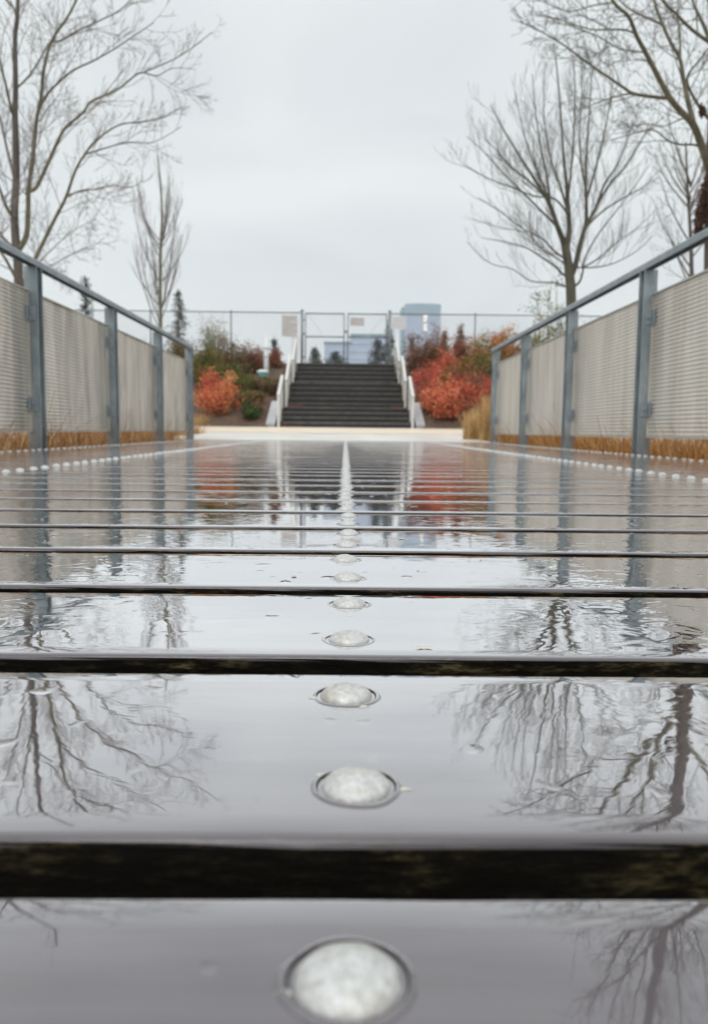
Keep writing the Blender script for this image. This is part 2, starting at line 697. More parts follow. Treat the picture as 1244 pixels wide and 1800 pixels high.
def fix_normals(me):
    import bmesh
    bm = bmesh.new(); bm.from_mesh(me)
    bmesh.ops.recalc_face_normals(bm, faces=bm.faces)
    bm.to_mesh(me); bm.free()
    return me


plank_var = [fix_normals(plank_mesh(s)) for s in range(12)]


def bolt_mesh(seed, n=28):
    rr = random.Random(seed)
    m = MB()
    # dome
    prof = []
    Rd, Hd = .0122, .0060
    for i in range(9):
        t = i / 8
        a = t * math.pi / 2
        prof.append((Rd * math.sin(a), -.0006 + Hd * math.cos(a) ** 1.1, 0))
    prof.append((Rd * .97, -.0012, 1))          # under the rim into the dark recess
    prof.append((.0137, .00005, 1))
    prof.append((.0139, .0004, 2))              # meniscus of the water film
    prof.append((.0144, .0005, 2))
    prof.append((.0151, .0003, 2))
    prof.append((.0159, -.0002, 2))
    prof.append((.0166, -.0012, 2))
    prof[8] = (prof[8][0], prof[8][1], 1)
    m.lathe(prof, n)
    # lumps on the dome, uneven waterline
    v2 = []
    for (x, y, z) in m.v:
        r = math.hypot(x, y)
        if r < .0123:
            k = mnoise.noise(Vector((x * 160, y * 160, seed * 3.1))) * .00055
            v2.append((x, y, z + k * (1 - (r / .0124) ** 4)))
        elif r > .0143:
            a = math.atan2(y, x)
            s = 1 + .10 * mnoise.noise(Vector((math.cos(a) * 1.3, math.sin(a) * 1.3, seed)))
            v2.append((x * s, y * s, z))
        else:
            v2.append((x, y, z))
    m.v = v2
    # crumbs of lime deposit at the rim
    for _ in range(2):
        a = rr.choice([rr.uniform(-.6, .3), rr.uniform(2.9, 3.8), rr.uniform(0, 6.28)])
        rad = rr.uniform(.0142, .0170)
        c = (rad * math.cos(a), rad * math.sin(a))
        w, l = rr.uniform(.0008, .002), rr.uniform(.0012, .0032)
        b0 = len(m.v)
        k = 7
        m.v.append((c[0], c[1], .0006))
        for j in range(k):
            t = 6.283 * j / k
            q = rr.uniform(.7, 1.2)
            m.v.append((c[0] + l * q * math.cos(t), c[1] + w * q * math.sin(t), -.0001))
        for j in range(k):
            m.f.append((b0, b0 + 1 + j, b0 + 1 + (j + 1) % k)); m.m.append(3)
    return fix_normals(m.mesh('bolt_head', [BOLT, RINGM, PLANK, SCUM], True))


bolt_var = [bolt_mesh(s) for s in range(6)]
small_bolt = MB()
small_bolt.lathe([(0, .0062, 0), (.0055, .0057, 0), (.0094, .0038, 0), (.0122, 0, 0), (.0137, 0.0002, 1), (.0144, .0006, 2), (.0166, -.0008, 2)], 12)
small_bolt_me = fix_normals(small_bolt.mesh('bolt_head_plain', [BOLT, RINGM, PLANK], True))

outer = MB()
KMIN, KMAX = -6, 48
for k in range(KMIN, KMAX + 1):
    y = Y0 + PITCHP * k
    pl = link('plank', plank_var[k % 12], walk, (0, y, R.uniform(-.0004, .0004)),
              (R.uniform(-.0012, .0012), R.uniform(-.00015, .00015), R.uniform(-.0006, .0006)))
    if 0 <= k <= 3:
        pl.location.z = (0, 0, 0.0002, -.0002)[k]
        pl.rotation_euler = (0.0006 * (k - 1), 0, -.0012)
    for bx, nm in ((0.003, 0), (-.93, 1), (.955, 1)):
        for s in (-1, 1):
            me = bolt_var[R.randrange(6)] if (nm == 0 and k < 14) else small_bolt_me
            link('bolt_head', me, pl, ((.0016 if k == 0 and nm == 0 else bx) + R.uniform(-.0022, .0022) * (k > 0), s * .047 + R.uniform(-.002, .002), .0002), (0, 0, R.uniform(-.5, .5)))
    for bx in (-1.68, 1.63):
        for s in (-1, 1):
            outer.lathe([(0, .0062, 0), (.0098, .0038, 0), (.0128, 0, 0)], 8, c=(bx + R.uniform(-.003, .003), y + s * .047, 0))
link('edge_bolt_heads', outer.mesh('edge_bolt_heads', BOLT, True), walk, kind='stuff')
JO = simple('dark_joist_timber', (.02, .017, .014), .8)
for bx in (-1.70, -.93, .003, .955, 1.665):
    mb = MB(); mb.box((bx - .045, -1.2, -.24), (bx + .045, 9.66, -.0435))
    link('joist', mb.mesh('joist', JO), walk)
# drops and small bubbles on the film
Vd, Fd = [], []
n_drop = 0
dm = MB()
for i in range(420):
    d = .62 + 5.5 * R.random() ** 1.3
    x = R.uniform(-1.6, 1.6) if d > 1.2 else R.uniform(-.6, .6) * (d + .2)
    kk = (d - (0.198 - PW)) / PITCHP
    fr = (kk % 1) * PITCHP
    if fr < .008 or fr > PW - .008: continue
    if min(abs(x - bx) for bx in (.003, -.93, .955)) < .03: continue
    r = R.uniform(.0006, .0016) * (1 if d < .8 else 1.7)
    if R.random() < .25: r *= 1.6
    dm.lathe([(0, r * .26, 0), (r * .35, r * .24, 0), (r * .7, r * .15, 0), (r, 0, 0)], 7, c=(x, d, .0006))
link('water_drops', dm.mesh('water_drops', PLANK, True), walk, kind='stuff')
# a few torn leaf crumbs
for (px, py, nm) in ((745, 1141, 0),):
    d = (W(px, py, 1) - Vector((0, 0, CAM_H)))
    t = -CAM_H / d.z
    p = Vector((0, 0, CAM_H)) + d * t
    m = MB()
    pts = []
    for j in range(8):
        a = j / 8 * 6.283
        pts.append((p.x + 0.0045 * math.cos(a) * R.uniform(.7, 1.2), p.y + .002 * math.sin(a) * R.uniform(.7, 1.2), .0010 + .0005 * math.cos(a * 2)))
    m.v = pts + [(p.x, p.y, .0018)]
    m.f = [(j, (j + 1) % 8, 8) for j in range(8)]; m.m = [0] * 8
    o = link('leaf_fragment', m.mesh('leaf_fragment', SCUM, True))
    tag(o, ('tiny tan leaf crumb on the wet plank just right of the centre bolt row',)[nm], 'leaf')


# ------------------------------------------------------------------ railings
POSTY = [9.5 - 1.57 * k for k in range(7)]
RZ0, RZ1 = 1.062, 1.104
PZ0, PZ1 = .097, .925


def ibeam(px, side):
    """post centred at x=0,y=0"""
    m = MB()
    w, dep, th = .076, .086, .009
    z0, z1 = -.26, RZ0 - .001
    m.box((-w / 2, -dep / 2, z0), (w / 2, -dep / 2 + th, z1))
    m.box((-w / 2, dep / 2 - th, z0), (w / 2, dep / 2, z1))
    m.box((-.004, -dep / 2 + th + .0005, z0), (.004, dep / 2 - th - .0005, z1))
    return m.mesh('post', STEEL)


def rail_profile(mb, x, y0, y1):
    w, r = .054, .013
    pts = [(-w / 2, 0), (-w / 2, RZ1 - RZ0 - r)]
    for i in range(1, 5):
        a = math.radians(180 - 90 * i / 4)
        pts.append((-w / 2 + r + r * math.cos(a), RZ1 - RZ0 - r + r * math.sin(a)))
    for i in range(0, 5):
        a = math.radians(90 - 90 * i / 4)
        pts.append((w / 2 - r + r * math.cos(a), RZ1 - RZ0 - r + r * math.sin(a)))
    pts.append((w / 2, 0))
    hi = RZ1 - RZ0 - .005
    pts += [(w / 2 - .005, 0), (w / 2 - .005, hi - .004), (w / 2 - .010, hi), (-w / 2 + .010, hi), (-w / 2 + .005, hi - .004), (-w / 2 + .005, 0)]
    n = len(pts)
    ny = 40
    for i in range(ny + 1):
        y = y0 + (y1 - y0) * i / ny
        for (a, b) in pts:
            mb.v.append((x + a + .0012 * mnoise.noise(Vector((y * .8, 0, x))), y, RZ0 + b))
    for i in range(ny):
        for k in range(n):
            k2 = (k + 1) % n
            mb.f.append((i * n + k, i * n + k2, (i + 1) * n + k2, (i + 1) * n + k)); mb.m.append(0)
    mb.f.append(tuple(range(n))); mb.m.append(0)
    mb.f.append(tuple(ny * n + k for k in range(n))); mb.m.append(0)


def clip_mesh(side):
    """bracket plate on the near flange holding the panel; side=+1 right rail"""
    m = MB()
    def sb(a, b, y0, y1, h):
        lo, hi = sorted((a * side, b * side))
        m.box((lo, y0, -h), (hi, y1, h))
    sb(-.044, -.0035, -.009, .0, .040)
    sb(-.0105, -.0036, -.052, -.0092, .040)
    me = m.mesh('panel_clip', STEELC)
    return me


def clip_bolt_mesh():
    m = MB()
    m.tube([Vector((0, 0, 0)), Vector((0, -.004, 0))], .0135, 12, cap=True)
    m.tube([Vector((0, -.0041, 0)), Vector((0, -.012, 0))], [.0095, .0085], 6, cap=True)
    return m.mesh('clip_bolt', STEELC)


CB = clip_bolt_mesh()


def build_railing(side):
    X = 1.737 if side > 0 else -1.838
    yo = -.07 if side > 0 else .05
    if side > 0:
        t = thing('railing', 'grey steel railing with ribbed panels on the right edge of the boardwalk', 'railing', (X, 9.5, 0), 'railings along the boardwalk')
    else:
        t = thing('railing', 'grey steel railing with ribbed panels bearing painted-in reflections on the left edge of the boardwalk', 'railing', (X, 9.5, 0), 'railings along the boardwalk')
    off = (X, 9.5, 0)
    mb = MB(); rail_profile(mb, X, -1.4, 9.5 + yo + .10)
    link('handrail', fix_normals(mb.mesh('handrail', STEEL, False, off)), t)
    post = ibeam(X, side)
    clip = clip_mesh(side)
    xp = X + side * .012       # post centre a little outside the rail centre
    xs_ = X + side * .030      # sheet plane
    ys_ = [p + yo for p in POSTY]
    for i, y in enumerate(ys_):
        po = link('post', post, t, (xp - off[0], y - off[1], 0))
        for z in (.262, .79):
            c = link('panel_clip', clip, po, (side * .018, -.0432, z))
    for i, y in enumerate(ys_):
        # clip bolts belong to the clip level: kept as parts of the railing
        for z in (.262, .79):
            link('clip_bolt', CB, t, (xp - off[0] + side * (.018 - .026), y - off[1] - .0523, z))
    # panels
    rg = random.Random(31 + side)
    NR_ = 36
    for i in range(len(ys_)):
        y1 = ys_[i] - .043 - .008
        y0 = (ys_[i + 1] + .043 + .006) if i + 1 < len(ys_) else ys_[i] - 1.45
        p = (PZ1 - PZ0 - .016) / NR_
        zs, dx = [], []
        for k in range(NR_):
            for (u, d) in ((0, -.0075), (.15, -.0012), (.30, .0006), (.5, .0010), (.70, .0006), (.85, -.0012)):
                zs.append(PZ0 + .008 + (k + u) * p); dx.append(d)
        zs.append(PZ1 - .008); dx.append(-.0045)
        nyc = 36
        m = MB()
        ph = rg.uniform(0, 50)
        amp = .016 if side < 0 else .004
        for j in range(nyc + 1):
            yy = y0 + (y1 - y0) * j / nyc
            edge = math.sin(math.pi * j / nyc) ** .5
            for z, d in zip(zs, dx):
                wz = (z - PZ0) / (PZ1 - PZ0)
                warp = amp * edge * mnoise.noise(Vector((yy * 2.2, wz * .8, ph))) + amp * .22 * edge * mnoise.noise(Vector((yy * 9, wz * 1.4, ph + 9)))
                m.v.append((xs_ - side * d + warp, yy, z))
        nz = len(zs)
        for j in range(nyc):
            for q in range(nz - 1):
                m.f.append((j * nz + q, (j + 1) * nz + q, (j + 1) * nz + q + 1, j * nz + q + 1)); m.m.append(0)
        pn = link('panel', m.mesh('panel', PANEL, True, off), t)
        mod_th = MB()
        # folded edge frame
        mod_th.box((xs_ - .010, y0, PZ1 - .0085), (xs_ + .010, y1, PZ1))
        mod_th.box((xs_ - .010, y0, PZ0), (xs_ + .010, y1, PZ0 + .0085))
        mod_th.box((xs_ - .008, y0 - .004, PZ0 + .009), (xs_ + .008, y0, PZ1 - .009))
        mod_th.box((xs_ - .008, y1, PZ0 + .009), (xs_ + .008, y1 + .004, PZ1 - .009))
        # back sheet
        mod_th.box((xs_ + side * .0085 - .0006, y0 + .001, PZ0 + .009), (xs_ + side * .0085 + .0006, y1 - .001, PZ1 - .009))
        link('panel_frame', mod_th.mesh('panel_frame', PFRAME, False, off), pn)
    return t


build_railing(1)
build_railing(-1)


# ------------------------------------------------------------------ leaves, blades, shrubs
PAL = {
    'red': [(.56, .085, .065), (.66, .12, .08), (.34, .07, .055), (.58, .23, .14), (.24, .10, .065)],
    'orange': [(.68, .22, .09), (.62, .27, .11), (.68, .17, .09), (.55, .32, .16), (.36, .15, .08)],
    'rust': [(.26, .10, .065), (.20, .11, .07), (.33, .14, .09), (.14, .09, .06), (.38, .12, .08)],
    'brown': [(.17, .12, .085), (.13, .09, .065), (.22, .16, .11), (.26, .15, .10), (.10, .08, .055)],
    'olive': [(.15, .135, .035), (.11, .115, .03), (.20, .17, .05), (.07, .085, .03), (.22, .13, .05)],
    'green': [(.06, .095, .03), (.09, .12, .04), (.04, .07, .025), (.12, .13, .04), (.10, .14, .05)],
    'dark': [(.028, .045, .03), (.04, .06, .035), (.02, .035, .025), (.05, .06, .045)],
    'pale': [(.20, .21, .09), (.26, .25, .10), (.14, .17, .06), (.30, .27, .12)],
    'dead': [(.12, .07, .05), (.085, .05, .04), (.15, .09, .065), (.06, .04, .03)],
}


for _k in PAL:
    if _k != 'dead':
        PAL[_k] = [tuple(min(.85, v * 1.5) for v in c) for c in PAL[_k]]


def leaf_quads(C, size, pal, rng, aspect=.6, clump=None):
    """numpy leaves: two-triangle bent quads at centres C"""
    n = len(C)
    a = rng.normal(size=(n, 3)); a /= np.linalg.norm(a, axis=1)[:, None]
    b = rng.normal(size=(n, 3)); b -= (a * b).sum(1)[:, None] * a
    b /= np.linalg.norm(b, axis=1)[:, None]
    s = size * rng.uniform(.6, 1.3, size=(n, 1))
    a = a * s; b = b * s * aspect
    V = np.stack([C - a, C + b * .9 - a * .1, C + a, C - b * .9 - a * .1], 1).reshape(-1, 3)
    Q = np.arange(4 * n).reshape(n, 4)
    P = np.array(PAL[pal] if isinstance(pal, str) else pal)
    if clump is None:
        idx = rng.integers(0, len(P), n)
    else:
        idx = (clump + (rng.random(n) < .3) * rng.integers(0, len(P), n)) % len(P)
    colr = P[idx] * rng.uniform(.75, 1.25, size=(n, 1))
    return V, Q, colr


def shrub(name, cat, label, base, w, h, pal, n_leaf=2600, size=.03, stems=46, spread=.5, group=None, seed=0, bare=.3, up=.5, pal2=None):
    rng = np.random.default_rng(seed + 100)
    rr = random.Random(seed + 5)
    t = thing(name, label, cat, base, group)
    sm = MB()
    pts_all = []
    n_leaf = int(n_leaf * 2.1)
    per = max(6, n_leaf // stems)
    for s in range(stems):
        a = rr.uniform(0, 6.283)
        rad = (rr.random() ** .55)
        # ellipsoid-ish dome envelope
        tx, ty = rad * math.cos(a) * w / 2, rad * math.sin(a) * w / 2 * .8
        tz = h * 1.1 * (.35 + .65 * math.sqrt(max(0, 1 - rad ** 2 * .8))) * rr.uniform(.45, 1.14)
        p0 = Vector((tx * .12, ty * .12, -.05))
        p3 = Vector((tx, ty, tz))
        mid = Vector((tx * .45, ty * .45, tz * (.45 + .2 * up)))
        pl = []
        for i in range(6):
            u = i / 5
            p = p0 * (1 - u) ** 2 + mid * 2 * u * (1 - u) + p3 * u * u
            p += Vector((rr.gauss(0, 1), rr.gauss(0, 1), rr.gauss(0, .6))) * (.02 * h * u)
            pl.append(p)
        sm.tube(pl, [.010 * (1 - .75 * i / 5) * (h ** .5) for i in range(6)], 3)
        # side twigs with leaves
        ntw = 5
        for k in range(ntw):
            u = rr.uniform(bare, 1)
            f = u * 5
            i = min(4, int(f))
            q = pl[i].lerp(pl[i + 1], f - i)
            dd = Vector((rr.gauss(0, 1), rr.gauss(0, 1), rr.gauss(.5, .6))).normalized() * (h * rr.uniform(.06, .17))
            e = q + dd
            sm.tube([q, q.lerp(e, .5) + Vector((0, 0, .01)), e], [.004, .003, .0015], 3)
            m_ = max(2, per // ntw)
            us = rng.uniform(0.1, 1.05, m_)
            c = np.array(q)[None, :] + np.array(dd)[None, :] * us[:, None] + rng.normal(size=(m_, 3)) * (.05 * w + .02)
            pts_all.append((c, rr.randrange(5)))
    link('stems', sm.mesh('stems', STEM), t)
    Vs, Qs, Cs = [], [], []
    off = 0
    for c, ci in pts_all:
        pp = pal if (pal2 is None or rr.random() < .65) else pal2
        V_, Q_, c_ = leaf_quads(c, size, pp, rng, clump=np.full(len(c), ci))
        Vs.append(V_); Qs.append(Q_ + off); Cs.append(c_)
        off += len(V_)
    me = np_mesh('foliage', np.concatenate(Vs), np.concatenate(Qs), LEAF, np.concatenate(Cs))
    link('foliage', me, t)
    return t


def on_bank(px, D):
    p = W(px, 700, D)
    return (p.x, D, zbank(D) - .03)


def bank_shrub(label, px, D, wpx, top, pal, seed, **kw):
    b = on_bank(px, D)
    ztop = W(px, top, D).z
    w = wpx / F_PX * D
    h = max(.35, ztop - b[2])
    kw.setdefault('group', 'shrubs on the planted banks beside the stairs')
    return shrub(kw.pop('name', 'shrub'), kw.pop('cat', 'shrub'), label, b, w, h, pal, seed=seed, **kw)


# right bank, front to back
bank_shrub('bright red shrub low at the foot of the right bank, by the railing end', 836, 23.6, 88, 652, 'red', 1, n_leaf=3600, pal2='rust')
bank_shrub('red and rust shrub low in the middle of the right bank', 785, 23.4, 92, 672, 'red', 2, n_leaf=3600, pal2='orange')
bank_shrub('orange shrub hard against the white handrail at right of the stairs', 762, 24.1, 50, 682, 'orange', 3, n_leaf=2400, pal2='red')
bank_shrub('red shrub behind the low orange one near the right handrail', 748, 25.4, 56, 640, 'red', 4, n_leaf=2200, pal2='rust', bare=.2)
bank_shrub('green and olive bush on the right bank above the bright red shrub', 848, 25.4, 86, 612, 'green', 5, n_leaf=3600, pal2='olive', bare=.1)
bank_shrub('olive bush in the middle of the right bank', 800, 25.6, 70, 636, 'olive', 6, n_leaf=2600, pal2='rust', bare=.1)
bank_shrub('tall thin brown shrub high on the right bank beside the handrail top', 728, 28.4, 52, 588, 'brown', 7, n_leaf=1500, pal2='rust', stems=34)
bank_shrub('rust brown shrub in front of the foot of the glass tower', 764, 28.6, 66, 584, 'rust', 8, n_leaf=2300, pal2='olive')
bank_shrub('narrow pointed red brown shrub high on the right bank', 808, 28.8, 30, 582, 'rust', 9, n_leaf=1100, stems=22)
bank_shrub('orange tinted shrub high on the right bank below the fence post', 838, 28.2, 56, 598, 'orange', 10, n_leaf=2000, pal2='olive')
bank_shrub('red shrub in the upper middle of the right bank', 782, 26.9, 70, 622, 'red', 11, n_leaf=2200, pal2='orange')
bank_shrub('orange and olive shrub seen just above the far end of the right handrail', 888, 28.0, 70, 580, 'orange', 12, n_leaf=2600, pal2='olive')
bank_shrub('pale green leafy shrub at the foot of the round crowned bare tree', 962, 20.8, 82, 528, 'pale', 13, n_leaf=2300, pal2='green', size=.035)
bank_shrub('rust shrub filling the gap above the second right panel', 925, 26.5, 74, 588, 'rust', 14, n_leaf=2600, pal2='olive')
bank_shrub('olive shrub behind the right panels below the bare tree', 985, 25.5, 90, 590, 'olive', 15, n_leaf=1800)
bank_shrub('green shrub far along the right bank behind the panels', 1075, 26.5, 100, 600, 'green', 16, n_leaf=1500)
bank_shrub('rust shrub farthest along the right bank behind the panels', 1190, 27, 110, 605, 'rust', 17, n_leaf=1500)
# left bank
bank_shrub('bright orange red shrub low on the left bank by the railing end', 382, 23.7, 88, 662, 'orange', 21, n_leaf=4200, pal2='red', bare=.2)
bank_shrub('small dark green shrub near the foot of the stairs on the left', 440, 23.3, 44, 712, 'green', 22, n_leaf=1200, stems=26, pal2='dark')
bank_shrub('olive green bush behind the orange shrub on the left bank', 362, 26.4, 84, 606, 'olive', 23, n_leaf=3400, pal2='green', bare=.1)
bank_shrub('green bush between the orange shrub and the white post', 410, 25.4, 74, 640, 'green', 24, n_leaf=2600, pal2='olive', bare=.1)
bank_shrub('brown shrub in the middle of the upper left bank', 405, 28.0, 66, 600, 'brown', 25, n_leaf=2300, pal2='olive')
bank_shrub('rust brown shrub beside the white post on the left bank', 446, 28.6, 58, 612, 'rust', 26, n_leaf=1900, pal2='brown')
bank_shrub('low brown ground shrub between white post and left handrail', 480, 26.0, 50, 668, 'brown', 27, n_leaf=1500, pal2='olive')
bank_shrub('low mossy shrub beside the lower left handrail', 450, 24.8, 36, 700, 'olive', 28, n_leaf=1400, pal2='brown')
bank_shrub('wispy tall olive shrub reaching the fence rail on the left bank', 378, 29.2, 70, 556, 'olive', 29, n_leaf=800, stems=30, bare=.5)
bank_shrub('brown shrub at the top of the left bank beside the stairs', 484, 29.4, 34, 618, 'rust', 30, n_leaf=1000, stems=22)
bank_shrub('olive shrub seen just above the far end of the left handrail', 318, 27.8, 70, 596, 'olive', 31, n_leaf=2200, pal2='brown')
bank_shrub('brown shrub behind the last left panel', 262, 27.0, 84, 610, 'brown', 32, n_leaf=1600)
bank_shrub('green shrub far along the left bank behind the panels', 165, 27.0, 110, 600, 'green', 33, n_leaf=1500)


# low cover filling the banks between the larger shrubs
bank_shrub('low olive cover on the left bank just behind the small dark green shrub', 418, 24.6, 60, 690, 'olive', 41, n_leaf=1500, pal2='brown', bare=.1)
bank_shrub('low pinkish brown cover between the small green shrub and the left handrail', 452, 23.9, 26, 722, 'rust', 42, n_leaf=800, pal2='brown', bare=.1)
bank_shrub('low brown cover right below the box of the white post', 448, 26.6, 60, 672, 'brown', 43, n_leaf=1500, pal2='olive', bare=.1)
bank_shrub('brown twiggy cover at the top edge of the left bank below the fence post', 425, 29.6, 90, 628, 'brown', 44, n_leaf=2000, pal2='olive', bare=.1)
bank_shrub('mixed brown cover at the top edge of the left bank near the railing', 360, 29.4, 90, 618, 'olive', 45, n_leaf=2000, pal2='brown', bare=.1)
bank_shrub('dull red cover at the top edge of the right bank beside the handrail', 745, 29.8, 70, 612, 'rust', 46, n_leaf=1700, pal2='brown', bare=.1)
bank_shrub('dull rust cover at the top edge of the right bank below the fence post', 815, 29.6, 90, 610, 'rust', 47, n_leaf=2200, pal2='olive', bare=.1)
bank_shrub('red and tan cover beside the middle of the right handrail', 744, 25.0, 34, 668, 'red', 48, n_leaf=900, pal2='brown', bare=.1, stems=26)
bank_shrub('olive and rust shrub crowning the right bank near the railing end', 868, 29.2, 80, 580, 'olive', 49, n_leaf=2200, pal2='orange', bare=.2)


def blades(name, area, n, hmin, hmax, label, seed, cat=None, parent=None, curl=.35, pal=None, wid=.0035):
    """curved straw blades; area(rng, n) gives root points"""
    rng = np.random.default_rng(seed)
    P = area(rng, n)
    h = rng.uniform(hmin, hmax, n)
    if n > 4000:
        h *= np.array([1 + .55 * mnoise.noise(Vector((p[0] * 3, p[1] * 3.5, seed))) for p in P])
    a = rng.uniform(0, 2 * np.pi, n)
    lean = rng.uniform(.1, 1.0, n) * curl
    dirv = np.stack([np.cos(a), np.sin(a), np.zeros(n)], 1)
    side = np.stack([-np.sin(a), np.cos(a), np.zeros(n)], 1) * (wid * rng.uniform(.6, 1.5, n))[:, None]
    us = [0, .4, .75, 1.0]
    rows = []
    for u in us:
        c = P + dirv * (lean * h * u ** 2.2)[:, None]
        c[:, 2] += h * u * (1 - .35 * lean * u)
        ww = side * (1 - .8 * u)
        rows.append(c - ww); rows.append(c + ww)
    V = np.stack(rows, 1)        # n,8,3
    base = (np.arange(n) * 8)[:, None]
    Q = np.concatenate([base + np.array([[2 * i, 2 * i + 1, 2 * i + 3, 2 * i + 2]]) for i in range(3)], 0)
    Pp = np.array(pal or [(.52, .27, .11), (.60, .38, .19), (.36, .17, .07), (.24, .12, .05), (.72, .52, .30)])
    cc = Pp[rng.integers(0, len(Pp), n)] * rng.uniform(.7, 1.2, (n, 1))
    C = np.concatenate([cc] * 3, 0)
    me = np_mesh(name, V.reshape(-1, 3), Q, STRAW, C)
    o = link(name, me, parent)
    return o


def strip(x0, x1, y0, y1):
    def f(rng, n):
        P = np.zeros((n, 3))
        P[:, 0] = rng.uniform(x0, x1, n); P[:, 1] = rng.uniform(y0, y1, n); P[:, 2] = -.30
        return P
    return f


o = blades('dry_grass', strip(-2.75, -1.86, -1.0, 9.62), 17000, .26, .60, None, 3, curl=.9)
tag(o, 'dry brown straw grass growing below and behind the left railing', 'grass', kind='stuff')
o = blades('dry_grass', strip(1.76, 2.65, -1.0, 9.62), 17000, .26, .58, None, 4, curl=.9,
           pal=[(.62, .29, .09), (.66, .38, .15), (.46, .20, .06), (.28, .12, .045), (.74, .50, .25)])
tag(o, 'dry golden straw grass growing below and behind the right railing', 'grass', kind='stuff')


def strip2(x0, x1, y0, y1):
    def f(rng, n):
        P = strip(x0, x1, y0, y1)(rng, n); P[:, 2] = -.01
        return P
    return f


for (a_, b_, nm_, sd_) in ((-3.6, -2.3, 'left', 13), (1.98, 3.3, 'right', 14)):
    o = blades('dry_grass', strip2(a_, b_, 9.75, 13.2), 5000, .14, .36, None, sd_, curl=.9)
    tag(o, f'low dry grass on the ground just beyond the {nm_} railing end', 'grass', kind='stuff')


def clump(label, x, y, z, r, h, n, seed, pal=None, name='grass_clump'):
    def f(rng, m):
        a = rng.uniform(0, 6.283, m); q = r * rng.random(m) ** .7
        return np.stack([q * np.cos(a), q * np.sin(a), np.zeros(m)], 1)
    t = thing(name, label, 'grass', (x, y, z), 'ornamental grass clumps')
    blades('blades', f, n, h * .5, h, None, seed, parent=t, curl=.55, pal=pal, wid=.004)
    return t


TAN = [(.72, .50, .24), (.80, .62, .36), (.58, .37, .16), (.46, .26, .10)]
clump('tall tan ornamental grass clump at the far end of the right railing', 1.90, 10.3, 0.0, .17, .70, 900, 5, TAN)
clump('shorter tan grass clump just inside the far right railing end', 1.72, 10.9, 0.01, .12, .46, 420, 6, TAN)
clump('low tan grass tuft at the foot of the bright orange shrub', W(352, 745, 22.9).x, 22.9, .18, .25, .5, 300, 7, TAN)
clump('low tan grass tuft at the foot of the right bank beside the red shrub', W(838, 745, 22.9).x, 22.9, .18, .3, .75, 340, 8, TAN)


# leaf litter at the foot of the banks
def litter(name, label, x0, x1, y0, y1, n, seed, zf, pal='rust', size=.03):
    rng = np.random.default_rng(seed)
    C = np.zeros((n, 3)); C[:, 0] = rng.uniform(x0, x1, n); C[:, 1] = rng.uniform(y0, y1, n)
    C[:, 2] = [zf(y) + .02 for y in C[:, 1]]
    V_, Q_, c_ = leaf_quads(C, size, pal, rng)
    V_[:, 2] = np.repeat(C[:, 2], 4) + (V_[:, 2] - np.repeat(C[:, 2], 4)) * .3
    o = link(name, np_mesh(name, V_, Q_, LEAF, c_))
    tag(o, label, 'leaves', kind='stuff')


litter('fallen_leaves', 'brown and red fallen leaves on the left planting bank', -6, -2.1, 22.7, 27, 3500, 1, lambda y: zbank(y) + .03, 'rust')
litter('fallen_leaves', 'brown and red fallen leaves on the right planting bank', 2.1, 6, 22.7, 27, 3500, 2, lambda y: zbank(y) + .03, 'rust')

# ------------------------------------------------------------------ stairs
SW = 1.80
st = thing('stairs', 'dark stone stairs in three flights rising to a wire gate', 'stairs', (0, 22.6, zpave(22.6)))
off = (0, 22.6, zpave(22.6))
flights = [(22.62, 4, .150), (25.55, 5, .180), (28.75, 5, .180)]
z = .205
info = []
for fi, (ys0, n, r) in enumerate(flights):
    ynext = flights[fi + 1][0] if fi < 2 else 30.30
    info.append((ys0, z, n, r))
    for i in range(n):
        y0 = ys0 + .30 * i
        yend = ynext if i == n - 1 else ys0 + .30 * (i + 1) + .03
        m = MB()
        zt = z + r
        # riser block with a projecting nosing slab
        m.box((-SW, y0 + .022, z - .02), (SW, yend, zt - .045))
        m.box((-SW - .004, y0, zt - .0445), (SW + .004, yend, zt), 1)
        link('step', m.mesh('step', [STONE, NOSE], False, off), st)
        z = zt
TOPZ = z
m = MB()
m.box((-SW + .05, 22.9, .21 - .5), (SW - .05, 30.28, .19))
link('stair_base', m.mesh('stair_base', STONE, False, off), st)

